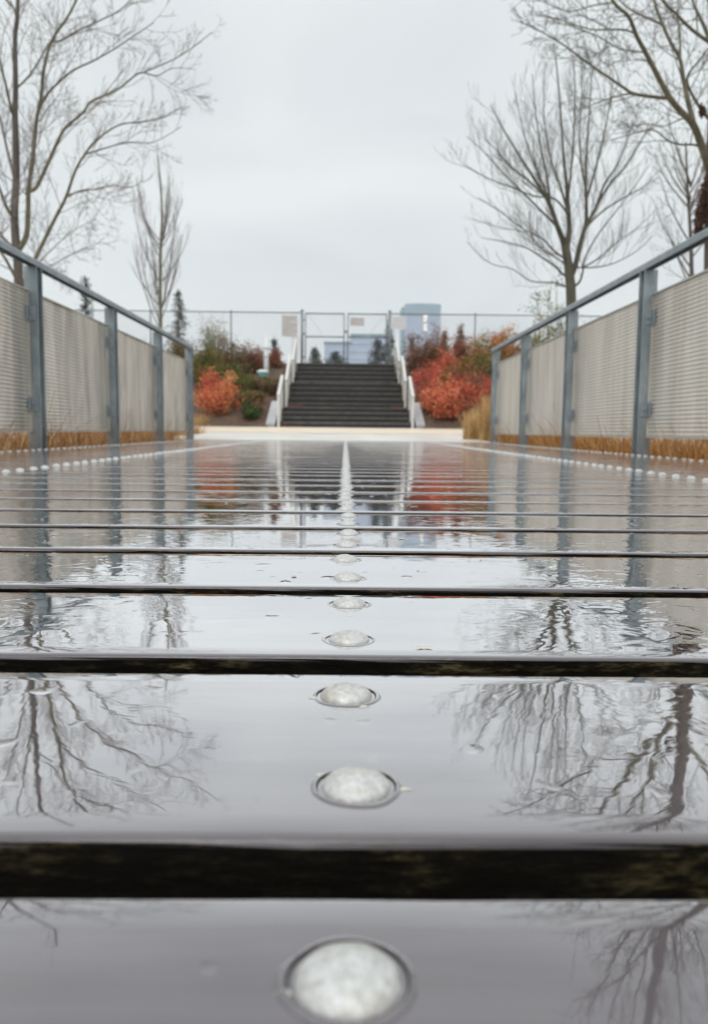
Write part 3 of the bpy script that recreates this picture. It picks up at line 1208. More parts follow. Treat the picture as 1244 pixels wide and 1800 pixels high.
for sx in (-1, 1):
    nm = 'left' if sx < 0 else 'right'
    for fi, (ys0, z0, n, r) in enumerate(info):
        wd = ('lowest', 'middle', 'top')[fi]
        y1 = ys0 + .30 * n
        x = sx * (SW + .09)
        t = thing('stair_railing', f'white flat handrail with posts at the {nm} side of the {wd} stair flight', 'handrail', (x, ys0, z0), 'white handrails beside the stairs')
        of = (x, ys0, z0)
        hr = .86
        ya, yb = ys0 - .02, y1 + .16
        za, zb = z0 + hr + .02, z0 + n * r + hr + .06
        m = MB(); m.bar(Vector((x, ya, za)), Vector((x, yb, zb)), .085, .05)
        link('handrail', m.mesh('handrail', WRAIL, False, of), t)
        for k, (yy, zz, zt) in enumerate(((ya + .04, z0, za - .02), ((ya + yb) / 2, z0 + n * r / 2 - .1, (za + zb) / 2 - .03), (yb - .05, z0 + n * r - .02, zb - .05))):
            m = MB(); m.box((x - .035, yy - .025, zz - .03), (x + .035, yy + .025, zt))
            link('post', m.mesh('post', WRAIL, False, of), t)
        # bars of the infill
        m = MB()
        for q in range(1, 12):
            u = q / 12
            yy = ya + (yb - ya) * u
            zb_ = z0 + (n * r) * u + .10
            zt_ = za + (zb - za) * u - .04
            m.box((x - .008, yy - .008, zb_), (x + .008, yy + .008, zt_))
        m.bar(Vector((x, ya + .07, z0 + .12)), Vector((x, yb - .08, z0 + n * r + .10)), .03, .03)
        link('balusters', m.mesh('balusters', WRAIL, False, of), t)
    # sloping concrete cheek at the lowest flight
    m = MB()
    xa, xb = sorted((sx * (SW + .20), sx * (SW + .46)))
    y0, y1 = 22.75, 24.6
    za, zb, zl = .24, .26, .98
    pts = [(y0, .0), (y0, .30), (y1, 1.0), (y1 + .6, 1.0), (y1 + .6, .0)]
    for xx in (xa, xb):
        for (a, b_) in pts: m.v.append((xx, a, b_))
    m.f = [(0, 1, 2, 3, 4), (9, 8, 7, 6, 5)] + [(i, (i + 1) % 5 + 0, (i + 1) % 5 + 5, i + 5) for i in range(5)]
    m.m = [0] * len(m.f)
    o = link('cheek_wall', fix_normals(m.mesh('cheek_wall', CHEEKM)))
    tag(o, f'pale grey sloping concrete kerb at the foot of the {nm} handrail', 'wall')

litter('leaf_pile', 'reddish leaves gathered in the left corner of the first stair landing', -1.75, -1.3, 23.9, 24.1, 70, 5, lambda y: .83, 'red', .03)
litter('leaf_pile', 'reddish leaves gathered in the right corner of the first stair landing', 1.35, 1.75, 23.9, 24.1, 50, 6, lambda y: .83, 'red', .03)
litter('leaf_pile', 'reddish leaves at the foot of the stairs by the left handrail', -1.8, -1.2, 22.3, 22.55, 70, 7, lambda y: .205, 'red', .03)

# ------------------------------------------------------------------ fence, gate, signs
FY = 31.2
FZ0, FZ1 = 2.62, W(500, 548, FY).z
fence_posts_L = [-1.70, -4.42, -7.5, -10.6, -13.7]
fence_posts_R = [1.66, 4.95, 8.2, 11.4, 14.6]


def chain(m, x0, x1, z0, z1, y, step=.075, r=.0016):
    H = z1 - z0
    n = int((x1 - x0 + H) / step)
    for i in range(n + 1):
        a = x0 - H + i * step
        # rising wire
        for s in (1, -1):
            xa, za, xb, zb = (a, z0, a + H, z1) if s > 0 else (a, z1, a + H, z0)
            # clip to x range
            t0 = max(0, (x0 - xa) / (xb - xa)); t1 = min(1, (x1 - xa) / (xb - xa))
            if t1 <= t0: continue
            p = Vector((xa + (xb - xa) * t0, y + s * .002, za + (zb - za) * t0)); q = Vector((xa + (xb - xa) * t1, y + s * .002, za + (zb - za) * t1))
            m.tube([p, q], r, 3)


for nm, P, lab in (('L', fence_posts_L, 'grey chain link fence left of the gate behind the left bank'), ('R', fence_posts_R, 'grey chain link fence right of the gate behind the right bank')):
    xa, xb = min(P), max(P)
    t = thing('chain_link_fence', lab, 'fence', (P[0], FY, FZ0), 'chain link fence runs')
    of = (P[0], FY, FZ0)
    for i, x in enumerate(P):
        m = MB()
        top = FZ1 + (.06 if i == 0 else .0)
        rr_ = .055 if i == 0 else .032
        m.tube([Vector((x, FY, FZ0 - .1)), Vector((x, FY, top))], rr_, 10, cap=True)
        po = link('post', m.mesh('post', FENCEM, True, of), t)
        m = MB(); m.lathe([(0, .05, 0), (rr_ * .8, .035, 0), (rr_ * 1.15, .0, 0), (rr_ * 1.1, -.03, 0)], 10, c=(x, FY, top + .002))
        link('post_cap', m.mesh('post_cap', FENCEM, True, of), po)
    m = MB(); m.tube([Vector((xa, FY, FZ1 - .03)), Vector((xb, FY, FZ1 - .03))], .022, 8, cap=True)
    link('top_rail', m.mesh('top_rail', FENCEM, True, of), t)
    m = MB(); chain(m, xa, xb, FZ0 + .03, FZ1 - .03, FY + .03)
    link('wire_mesh', m.mesh('wire_mesh', MESHM, False, of), t, kind='stuff')
    m = MB()
    for yy in (FZ0 + .05,):
        m.tube([Vector((xa, FY + .03, yy)), Vector((xb, FY + .03, yy))], .004, 4)
    link('bottom_wire', m.mesh('bottom_wire', MESHM, False, of), t)

gt = thing('gate', 'double leaf chain link gate closed at the top of the stairs', 'gate', (0, FY, TOPZ))
of = (0, FY, TOPZ)
GX = [(-1.57, -.085), (.055, 1.54)]
for gi, (a, b_) in enumerate(GX):
    fr = MB()
    z0, z1 = TOPZ + .07, FZ1 - .05
    zm = W(570, 592, FY).z
    for (p, q) in (((a, z0), (a, z1)), ((b_, z0), (b_, z1)), ((a, z0), (b_, z0)), ((a, z1), (b_, z1)), ((a, zm), (b_, zm))):
        fr.tube([Vector((p[0], FY, p[1])), Vector((q[0], FY, q[1]))], .027, 8, cap=True)
    leaf = link('gate_leaf', fr.mesh('gate_leaf', FENCEM, True, of), gt)
    m = MB()
    if gi == 0:
        m.tube([Vector((a + .1, FY - .025, z1 - .05)), Vector((b_ - .75, FY - .025, zm))], .012, 6)
    else:
        m.tube([Vector((b_ - .1, FY - .025, z1 - .05)), Vector((a + .75, FY - .025, zm))], .012, 6)
    link('brace', m.mesh('brace', SIGNW, True, of), leaf)
    m = MB(); chain(m, a, b_, z0, z1, FY + .025)
    link('wire_mesh', m.mesh('wire_mesh', MESHM, False, of), leaf, kind='stuff')
    for zz in (z0 + .25, zm + .1, z1 - .25):
        xh = a - .06 if gi == 0 else b_ + .06
        m = MB(); m.box((xh - .05, FY - .03, zz - .03), (xh + .05, FY + .03, zz + .03))
        link('hinge', m.mesh('hinge', FENCEM, False, of), leaf)
m = MB(); m.box((-.07, FY - .05, W(600, 583, FY).z - .04), (.04, FY + .05, W(600, 583, FY).z + .04))
link('latch', m.mesh('latch', FENCEM, False, of), gt)


def sign(label, x0, y0, x1, y1, D, mat, rows, seed, gutter=.1):
    A, B = W(x0, y0, D), W(x1, y1, D)
    rr = random.Random(seed)
    cx = (A.x + B.x) / 2
    t = thing('sign', label, 'sign', (cx, D, B.z), 'notice signs on the fence and gate')
    of = (cx, D, B.z)
    m = MB(); m.box((A.x, D - .004, B.z), (B.x, D + .002, A.z))
    link('sign_board', m.mesh('sign_board', mat, False, of), t)
    m = MB()
    Hs, Ws = A.z - B.z, B.x - A.x
    for i in range(rows):
        zz = A.z - Hs * (i + 1) / (rows + 1)
        x = A.x + Ws * gutter
        end = B.x - Ws * gutter - (Ws * rr.uniform(0, .35) if i % 3 == 2 else 0)
        while x < end:
            wl_ = rr.uniform(.02, .075)
            m.box((x, D - .006, zz - .010), (min(end, x + wl_), D - .0045, zz + .010))
            x += wl_ + .018
    link('lettering', m.mesh('lettering', INK, False, of), t, kind='stuff')
    m = MB()
    for xx in (A.x + .03, B.x - .03):
        for zz in (A.z - .03, B.z + .03):
            m.box((xx - .008, D - .008, zz - .008), (xx + .008, D - .0065, zz + .008))
    link('screws', m.mesh('screws', FENCEM, False, of), t)


sign('tall grey notice board with many lines on the fence left of the gate', 495, 554, 523, 592, FY - .05, SIGNM, 9, 1)
sign('small grey notice with a few lines on the right leaf of the gate', 615, 558, 640, 573, FY - .06, SIGNM, 4, 2)
sign('pale white notice board on the fence just right of the gate', 687, 556, 713, 579, FY - .05, SIGNW, 4, 3)
# plain panel board under the left notice
A, B = W(513, 592, FY), W(526, 634, FY)
m = MB(); m.box((A.x, FY - .05, B.z), (B.x, FY - .03, A.z))
tag(link('white_board', m.mesh('white_board', SIGNW)), 'narrow plain white board standing under the tall grey notice', 'board')

# white post with capped box on the left bank
D = 28.0
bp = W(468, 655, D)
t = thing('utility_post', 'white upright post with a flat teal edged box at its foot on the left bank', 'post', (bp.x, D, zbank(D)))
of = (bp.x, D, zbank(D))
m = MB()
zt = W(468, 592, D).z
m.tube([Vector((bp.x, D, zbank(D) - .1)), Vector((bp.x, D, zt))], [.092, .078], 14, cap=True)
link('post', m.mesh('post', SIGNW, True, of), t)
m = MB()
for zz in (.35, .72, 1.0):
    m.lathe([(.088, -.02, 0), (.100, -.018, 0), (.100, .018, 0), (.086, .02, 0)], 14, c=(bp.x, D, zbank(D) + zz))
link('collar', m.mesh('collar', simple('post_collar', (.5, .5, .5), .5), True, of), t)
TEAL = simple('teal_box_side', (.20, .42, .40), .5)
q = W(462, 660, D - .25)
m = MB(); m.lathe([(0, -.10, 0), (.17, -.10, 0), (.19, .0, 0), (.185, .07, 0)], 16, c=(q.x, D - .28, q.z))
bx = link('box', m.mesh('box', TEAL, True, of), t)
m = MB(); m.lathe([(.185, .0705, 0), (.215, .075, 0), (.205, .15, 0), (.12, .185, 0), (0, .19, 0)], 16, c=(q.x, D - .28, q.z))
link('lid', m.mesh('lid', simple('box_lid', (.68, .80, .78), .4), True, of), bx)

# ------------------------------------------------------------------ bare trees
def smooth_line(P, k=3):
    """Catmull-Rom resample"""
    out = []
    n = len(P)
    for i in range(n - 1):
        p0 = P[max(0, i - 1)]; p1 = P[i]; p2 = P[i + 1]; p3 = P[min(n - 1, i + 2)]
        for j in range(k):
            t = j / k
            out.append(.5 * ((2 * p1) + (p2 - p0) * t + (2 * p0 - 5 * p1 + 4 * p2 - p3) * t * t + (-p0 + 3 * p1 - 3 * p2 + p3) * t ** 3))
    out.append(P[-1].copy())
    return out


def twigs(mb, line, rads, rr, level, dens, length, ang, up, rmin, droop=0.0, start=.15, outv=None, zig=.12):
    """side branches along a line; recursion to finer twigs"""
    L = sum((line[i + 1] - line[i]).length for i in range(len(line) - 1))
    n = max(1, int(L * dens * rr.uniform(.85, 1.15)))
    for s in range(n):
        u = start + (1 - start) * (s + rr.random()) / n
        f = min(.999, u) * (len(line) - 1)
        i = int(f)
        p = line[i].lerp(line[i + 1], f - i)
        d = (line[i + 1] - line[i]).normalized()
        r0 = (rads[i] + (rads[i + 1] - rads[i]) * (f - i))
        q = Vector((rr.gauss(0, 1), rr.gauss(0, 1), rr.gauss(0, 1)))
        q = (q - d * q.dot(d)).normalized()
        a = math.radians(ang) * rr.uniform(.7, 1.25)
        nd = d * math.cos(a) + q * math.sin(a)
        nd.z += up * .3
        nd.normalize()
        ll = length * (1.15 - .65 * u) * rr.uniform(.55, 1.2)
        seg_n = 5 if level > 0 else 4
        pts = [p]
        cur = p.copy()
        for j in range(seg_n):
            nd = (nd + Vector((rr.gauss(0, zig), rr.gauss(0, zig), rr.gauss(0, zig) + up * .16 - droop * .1))).normalized()
            cur = cur + nd * (ll / seg_n)
            pts.append(cur.copy())
        rs = max(rmin, min(r0 * .6, ll * (.0075 if zig < .1 else .0095)))
        rad = [max(rmin * .55, rs * (1 - .8 * j / seg_n)) for j in range(seg_n + 1)]
        mb.tube(pts, rad, 3 if rs < .012 else 4)
        if level > 0:
            twigs(mb, pts, rad, rr, level - 1, dens * 1.55, ll * .52, ang, up, rmin * .85, droop, .2, zig=zig)


def traced_tree(label, D, trunk, limbs, seed, mats, tw, rtrunk, zig=.12, extra=None, name='bare_tree', depth_amp=1.0, base_z=None, cat='tree'):
    rr = random.Random(seed)
    base = W(trunk[0][0], trunk[0][1], D)
    bz = base.z if base_z is None else base_z
    base = Vector((base.x, D, bz))
    t = thing(name, label, cat, tuple(base), 'bare winter trees around the boardwalk')
    of = tuple(base)
    tr = [base.copy()] + [W(x, y, D) for x, y in trunk[1:]]
    trl = smooth_line(tr, 4)
    n = len(trl)
    m = MB()
    rads = [rtrunk[0] + (rtrunk[1] - rtrunk[0]) * (i / (n - 1)) ** .85 for i in range(n)]
    rads[0] *= 1.35
    m.tube(trl, rads, 10)
    link('trunk', m.mesh('trunk', mats[0], True, of), t)
    crown = MB()
    lv, dens, length, ang, up, rmin = tw
    # twigs on upper trunk
    k0 = int(n * .55)
    twigs(crown, trl[k0:], rads[k0:], rr, lv, dens * .8, length, ang, up, rmin, zig=zig)
    for li, (pts, r0, r1, dz) in enumerate(limbs):
        P = []
        L_ = len(pts)
        off_end = dz * depth_amp
        for i, (x, y) in enumerate(pts):
            u = i / (L_ - 1)
            dd = off_end * (u ** .9)
            P.append(W(x, y, D + dd))
        P = smooth_line(P, 4)
        nn = len(P)
        rad = [r0 + (r1 - r0) * (i / (nn - 1)) ** .8 for i in range(nn)]
        mb_ = MB()
        mb_.tube(P, rad, 7)
        link('limb', mb_.mesh('limb', mats[1], True, of), t)
        twigs(crown, P, rad, rr, lv, dens, length, ang, up, rmin, zig=zig)
    if extra:
        extra(crown, rr, t, of, trl, rads)
    link('crown', crown.mesh('crown', mats[2], False, of), t)
    return t


# big tree on the left
LT_trunk = [(40, 790), (36, 640), (33, 481), (29, 433), (26, 375), (29, 317), (28, 240), (27, 203), (28, 154), (27, 67), (31, 29), (33, -40), (40, -160), (44, -260)]
LT_limbs = [
    ([(33, 440), (47, 414), (50, 372), (51, 333), (58, 279), (62, 240), (66, 203), (74, 164), (77, 125), (91, 73), (116, 35), (133, 4), (160, -60), (178, -150)], .05, .012, -.9),
    ([(68, 196), (80, 172), (94, 154), (127, 125), (162, 108), (177, 100), (203, 85), (240, 60), (270, 40)], .024, .006, -1.2),
    ([(91, 73), (108, 71), (133, 56), (174, 37), (212, 17), (240, -12)], .02, .006, -1.5),
    ([(52, 336), (60, 333), (68, 323), (87, 282), (106, 240), (118, 222), (147, 197), (160, 179), (193, 164), (212, 154), (240, 131), (253, 127), (304, 105), (338, 84), (372, 57)], .04, .006, .8),
    ([(253, 127), (277, 133), (304, 120), (345, 122)], .014, .004, 1.1),
    ([(36, 520), (50, 482), (64, 452), (98, 383), (116, 348), (133, 300), (150, 271), (169, 247), (209, 220), (250, 214), (290, 205), (314, 190)], .045, .006, 1.6),
    ([(121, 345), (143, 335), (174, 332), (200, 326), (228, 330), (250, 318)], .018, .005, 2.0),
    ([(150, 271), (180, 262), (225, 250), (270, 250), (320, 222)], .018, .005, 1.2),
    ([(29, 155), (31, 154), (52, 133), (67, 110), (89, 73), (120, 30), (140, -20)], .022, .008, .9),
    ([(27, 205), (21, 195), (12, 154), (6, 131), (0, 104), (-14, 40), (-30, -60)], .028, .010, -.5),
    ([(27, 315), (17, 279), (8, 240), (0, 208), (-22, 130), (-50, 50)], .03, .010, 1.0),
    ([(26, 380), (17, 373), (6, 350), (0, 332), (-30, 260), (-70, 180), (-110, 90)], .035, .010, -1.0),
    ([(30, 440), (8, 420), (-20, 380), (-70, 320), (-130, 260), (-190, 210)], .03, .008, .6),
    ([(34, 500), (0, 440), (-50, 400), (-120, 370)], .03, .008, -1.6),
    ([(60, 470), (90, 440), (130, 405), (170, 385)], .014, .004, 2.6),
    ([(40, 500), (85, 470), (140, 440), (180, 425)], .014, .004, 3.2),
    ([(31, 29), (22, 10), (6, -10), (-20, -80)], .03, .01, 1.0),
]
traced_tree('large bare tree behind the left railing with wide spreading limbs', 14.0, LT_trunk, LT_limbs, 3, (BARK_B, BARK_L, TWIG), (2, 4.6, 1.05, 42, .30, .0052), (.092, .018), base_z=-.3)

# big tree at the right edge
RT_trunk = [(1250, 800), (1252, 600), (1252, 460), (1252, 380), (1252, 300), (1256, 200), (1257, 80), (1258, -60), (1257, -200), (1252, -340), (1245, -470)]
RT_limbs = [
    ([(1246, 300), (1235, 265), (1218, 220), (1196, 196), (1177, 173), (1157, 137), (1137, 98), (1118, 63), (1104, 29), (1078, 4), (1050, -50), (1035, -110)], .062, .014, -.8),
    ([(1177, 173), (1153, 171), (1114, 165), (1094, 153), (1059, 129), (1023, 104), (1000, 86), (959, 60), (911, 37)], .03, .006, -1.4),
    ([(1114, 165), (1092, 167), (1057, 178), (1029, 188), (1000, 192)], .014, .005, -2.0),
    ([(1218, 220), (1214, 200), (1208, 177), (1200, 137), (1194, 104), (1177, 73), (1163, 43), (1149, 0), (1130, -80), (1120, -150)], .045, .012, .9),
    ([(1163, 43), (1127, 27), (1106, 16), (1088, 0), (1060, -30)], .02, .006, .4),
    ([(1195, 106), (1194, 59), (1190, 25), (1192, 0), (1196, -70)], .018, .007, 1.5),
    ([(1250, 215), (1231, 192), (1210, 155), (1208, 133), (1225, 110), (1244, 85)], .026, .01, -1.4),
    ([(1254, 80), (1216, 53), (1188, 25), (1163, 0), (1130, -60)], .03, .01, -1.0),
    ([(1254, 90), (1236, 45), (1224, 20), (1216, 0), (1190, -90)], .035, .012, 1.2),
    ([(1240, 268), (1222, 255), (1196, 254), (1173, 247), (1149, 229), (1118, 233), (1098, 239), (1060, 250)], .02, .005, -.6),
    ([(1205, 206), (1190, 212), (1165, 222), (1140, 218), (1100, 222), (1075, 214)], .012, .004, .2),
    ([(1120, 62), (1100, 53), (1070, 52), (1040, 52), (1010, 44), (975, 32), (940, 25)], .016, .005, -1.6),
    ([(1134, 92), (1110, 90), (1085, 84), (1050, 64), (1010, 48), (980, 40)], .014, .005, -1.0),
    ([(1078, 4), (1040, 10), (1000, 20), (960, 6), (930, -8)], .012, .004, -1.5),
    ([(1252, 220), (1290, 170), (1330, 110), (1370, 20), (1400, -80)], .05, .012, .5),
    ([(1252, 270), (1300, 220), (1360, 180), (1430, 130)], .04, .01, -1.0),
    ([(1250, 330), (1290, 300), (1340, 270), (1400, 250)], .03, .008, 1.2),
    ([(1255, -30), (1300, -110), (1330, -200)], .03, .01, .8),
    ([(1255, -60), (1220, -130), (1190, -220)], .03, .01, -.8),
    ([(1254, 20), (1225, -50), (1205, -130), (1170, -230)], .035, .01, .3),
    ([(1255, -100), (1285, -180), (1310, -300)], .03, .01, .3),
    ([(1255, -20), (1275, -90), (1280, -180), (1295, -290)], .03, .01, -1.2),
    ([(1257, -140), (1235, -220), (1225, -320), (1212, -430)], .03, .01, .6),
    ([(1257, -60), (1215, -150), (1165, -270), (1120, -400)], .034, .01, -.5),
    ([(1257, -90), (1228, -190), (1190, -300), (1165, -420)], .03, .01, 1.1),
    ([(1258, -110), (1275, -200), (1300, -310), (1318, -430)], .03, .01, -.6),
    ([(1257, -170), (1245, -260), (1262, -350), (1280, -450)], .026, .009, .9),
    ([(1250, -210), (1205, -280), (1150, -340), (1090, -370)], .024, .008, .2),
    ([(1258, -80), (1310, -170), (1350, -280), (1370, -380)], .03, .01, .7),
    ([(1256, -120), (1215, -180), (1160, -260)], .025, .008, 1.2),
    ([(1130, -80), (1100, -150), (1085, -230)], .02, .006, .8),
    ([(1255, 0), (1320, -60), (1390, -150)], .03, .008, -.3),
]


def dead_leaves(crown, rr, t, of, trl, rads):
    rng = np.random.default_rng(5)
    Cs = []
    for (x, y, sx, sy) in ((1236, 350, 9, 22), (1230, 378, 9, 20), (1227, 398, 7, 14), (1243, 330, 8, 26), (1233, 195, 5, 8), (1248, 400, 10, 30)):
        k = 420
        for i in range(k):
            p = W(x + rr.gauss(0, sx * .5), y + rr.gauss(0, sy * .5), 11.8 + rr.gauss(0, .12))
            Cs.append((p.x - of[0], p.y - of[1], p.z - of[2]))
    V_, Q_, c_ = leaf_quads(np.array(Cs), .026, 'dead', rng)
    link('dead_leaves', np_mesh('dead_leaves', V_, Q_, LEAF, c_), t)


traced_tree('large bare tree at the right frame edge with brown dead leaves on its trunk', 12.0, RT_trunk, RT_limbs, 8, (BARK_B, BARK_L, TWIG_D), (2, 4.6, .95, 44, .22, .0048), (.145, .06), extra=dead_leaves, base_z=-.3)

# round crowned tree on the right
MT_trunk = [(1006, 790), (1004, 640), (1003, 521), (1000, 482), (998, 465), (993, 433), (990, 420)]
MT_limbs = [
    ([(993, 433), (986, 415), (980, 400), (971, 373), (961, 349), (945, 325), (932, 304), (905, 262), (880, 220), (862, 185)], .075, .008, -.6),
    ([(994, 440), (998, 420), (1000, 400), (998, 368), (996, 340), (995, 320), (990, 280), (985, 200), (978, 120), (975, 95)], .08, .008, .5),
    ([(1002, 488), (1011, 465), (1019, 429), (1029, 392), (1030, 360), (1029, 328), (1030, 280), (1035, 200), (1040, 120)], .075, .008, -.5),
    ([(1024, 410), (1036, 385), (1049, 360), (1061, 325), (1085, 288), (1104, 240), (1122, 190)], .05, .007, .8),
    ([(1006, 505), (1018, 495), (1024, 475), (1026, 457), (1045, 420), (1075, 380), (1110, 335), (1140, 290)], .03, .006, -1.2),
    ([(999, 480), (990, 483), (977, 470), (948, 450), (921, 434), (880, 424), (845, 418)], .035, .006, .7),
    ([(996, 455), (985, 450), (969, 437), (953, 420), (913, 399), (880, 372), (840, 348)], .03, .006, -1.3),
    ([(1001, 505), (990, 503), (972, 497), (932, 494), (900, 473), (860, 462), (820, 425)], .024, .005, .2),
    ([(985, 412), (975, 395), (950, 370), (915, 335), (880, 300), (845, 262), (820, 240)], .035, .006, 1.0),
    ([(975, 380), (960, 350), (925, 315), (890, 285), (850, 240)], .03, .006, -1.6),
    ([(970, 370), (958, 335), (935, 280), (918, 225), (905, 160)], .034, .006, 1.2),
    ([(966, 360), (962, 320), (950, 260), (940, 190), (935, 130)], .032, .006, -1.0),
    ([(998, 375), (985, 330), (965, 270), (955, 190), (958, 110)], .034, .006, 1.4),
    ([(997, 350), (1003, 300), (1008, 230), (1010, 150), (1005, 95)], .03, .006, -1.2),
    ([(1030, 350), (1045, 300), (1060, 240), (1072, 180), (1078, 130)], .032, .006, .9),
    ([(1029, 330), (1020, 280), (1018, 220), (1022, 160), (1020, 100)], .028, .006, 1.8),
    ([(1049, 360), (1070, 325), (1100, 290), (1130, 240), (1150, 215)], .03, .006, -.9),
    ([(1028, 400), (1060, 370), (1100, 345), (1135, 325), (1155, 300)], .026, .006, .5),
    ([(1024, 470), (1050, 455), (1085, 425), (1120, 400), (1150, 370)], .022, .005, .3),
    ([(1010, 470), (1045, 470), (1080, 462), (1120, 440), (1145, 415)], .02, .005, -1.5),
    ([(998, 470), (980, 455), (955, 440), (925, 410), (880, 400), (830, 385)], .022, .005, 1.8),
    ([(1000, 380), (975, 350), (940, 345), (900, 330), (850, 310), (815, 290)], .026, .006, -1.9),
]
traced_tree('round crowned bare tree with many upright branches behind the right railing', 18.0, MT_trunk, MT_limbs, 12, (BARK_D, BARK_D, TWIG_D), (2, 4.7, 1.20, 36, .75, .0036), (.125, .085), zig=.08, base_z=-.3, depth_amp=1.0)

# slim upright tree on the left
FT_trunk = [(284, 700), (283, 600), (282, 480), (283, 430), (285, 380), (283, 330), (279, 290), (278, 272)]
FT_limbs = []
rr0 = random.Random(77)
for i in range(26):
    u = rr0.random()
    y0 = 585 - 190 * u
    s = rr0.choice((-1, 1))
    wmax = (8 + 48 * rr0.random() ** .8) * (1 - .25 * u)
    ytop = y0 - rr0.uniform(90, 190) + 10
    ytop = max(ytop, 285 + 1.5 * wmax)
    x0 = 282
    FT_limbs.append(([(x0, y0), (x0 + s * wmax * .42, y0 - (y0 - ytop) * .25), (x0 + s * wmax * .75, y0 - (y0 - ytop) * .55), (x0 + s * wmax * .93, y0 - (y0 - ytop) * .8), (x0 + s * wmax, ytop)], .019, .005, rr0.uniform(-.9, .9)))
traced_tree('slim upright bare tree beyond the left railing', 24.0, FT_trunk, FT_limbs, 21, (BARK_L, TWIG, TWIG), (2, 3.9, .85, 27, .9, .0036), (.062, .014), zig=.07, base_z=0.0)

# fainter trees far right
BT_trunk = [(1218, 720), (1216, 560), (1214, 450), (1212, 400), (1208, 340), (1206, 290), (1204, 250)]
BT_limbs = []
for i in range(20):
    u = rr0.random()
    y0 = 520 - 200 * u
    s = 1 if i % 2 else -1
    wmax = rr0.uniform(35, 78) * (1 - .3 * u)
    hh = rr0.uniform(60, 130)
    BT_limbs.append(([(1213, y0), (1213 + s * wmax * .4, y0 - hh * .3), (1213 + s * wmax * .75, y0 - hh * .62), (1213 + s * wmax, y0 - hh)], .035, .007, rr0.uniform(-1.5, 1.5)))
traced_tree('fainter bare tree between the round crowned tree and the right frame edge', 27.0, BT_trunk, BT_limbs, 22, (BARK_B, TWIG, TWIG), (2, 2.8, 1.2, 36, .3, .0062), (.09, .025), base_z=0.0)


# ------------------------------------------------------------------ conifers behind the fence
def conifer(label, px, top, D, base_y, wpx, seed, zb=None):
    rr = random.Random(seed)
    rng = np.random.default_rng(seed)
    T = W(px, top, D)
    zb = W(px, base_y, D).z if zb is None else zb
    h = T.z - zb
    w = wpx / F_PX * D
    t = thing('conifer', label, 'tree', (T.x, D, zb), 'small evergreens behind the fence')
    m = MB(); m.tube([Vector((0, 0, 0)), Vector((0, 0, h * .5)), Vector((0, 0, h))], [.07, .04, .01], 6)
    link('trunk', m.mesh('trunk', BARK_B, True), t)
    C = []
    bm_ = MB()
    nb = int(70 + h * 12)
    for i in range(nb):
        u = .08 + .9 * i / nb
        L = w / 2 * (1 - u) ** .8 * rr.uniform(.6, 1.15) + .06
        a = rr.uniform(0, 6.283)
        p = Vector((0, 0, u * h))
        e = Vector((math.cos(a) * L, math.sin(a) * L, u * h + L * rr.uniform(-.1, .35)))
        bm_.tube([p, p.lerp(e, .5) - Vector((0, 0, .04 * L)), e], [.012, .008, .004], 3)
        k = int(36 * (L + .25))
        us = rng.uniform(.15, 1.05, k)
        c = np.array(p)[None] * (1 - us)[:, None] + np.array(e)[None] * us[:, None] + rng.normal(size=(k, 3)) * (.05 + .05 * L)
        C.append(c)
    link('branches', bm_.mesh('branches', STEM), t)
    V_, Q_, c_ = leaf_quads(np.concatenate(C), .055, 'dark', rng, aspect=.35)
    link('needles', np_mesh('needles', V_, Q_, LEAF, c_), t)


conifer('dark pointed conifer beside the slim upright tree', 313, 508, 34, 660, 52, 1)
conifer('conifer tip just above the left handrail below the large tree', 150, 484, 34, 660, 46, 2)
conifer('small dark conifer behind the fence between white post and notice', 482, 596, 36, 660, 30, 3)
conifer('short dark evergreen behind the left leaf of the gate', 553, 612, 38, 655, 34, 4)
conifer('low spreading evergreen behind the left leaf nearest the centre of the gate', 590, 619, 38, 655, 50, 5)
conifer('dark evergreen behind the right gate post', 684, 570, 37, 655, 34, 6)
conifer('rounded green evergreen behind the right leaf of the gate', 664, 596, 39, 655, 44, 7)
conifer('slender conifer spire above the right bank near the tower', 781, 582, 36, 660, 20, 8)
conifer('short conifer spire above the middle of the right bank', 809, 576, 36, 660, 24, 9)

# ------------------------------------------------------------------ buildings far away
GLASS = Mat('blue_grey_glass')
GLASS.set(Base_Color=GLASS.ramp(GLASS.noise(.05, 3, .5), [(.3, (.46, .55, .70)), (.7, (.54, .63, .78))]), Roughness=.3, Metallic=.1)
GLASS = GLASS.m
TEALG = simple('teal_crown_glass', (.32, .48, .53), .3, .1, .12, .1)
SPAN = simple('pale_spandrel', (.56, .64, .78), .5, 0, .06, .1)
LIT = Mat('lit_warm_windows')
LIT.set(Base_Color=(.8, .75, .65), Emission_Color=(1.0, .84, .66), Emission_Strength=.75)
LIT = LIT.m
DT = 700.0
a0, a1 = W(712, 533, DT), W(775, 533, DT)
b0_ = W(706, 539, DT)
zb = -1.5
t = thing('glass_tower', 'pale blue glass office tower with a ribbed teal crown', 'building', ((a0.x + a1.x) / 2, DT, zb))
of = ((a0.x + a1.x) / 2, DT, zb)
zc = W(740, 556, DT).z
m = MB(); m.box((a0.x, DT, zb), (a1.x, DT + 28, zc)); link('body', m.mesh('body', GLASS, False, of), t)
m = MB(); m.box((b0_.x, DT + 4, zb), (a0.x - .02, DT + 26, b0_.z)); link('side_wing', m.mesh('side_wing', TEALG, False, of), t)
m = MB()
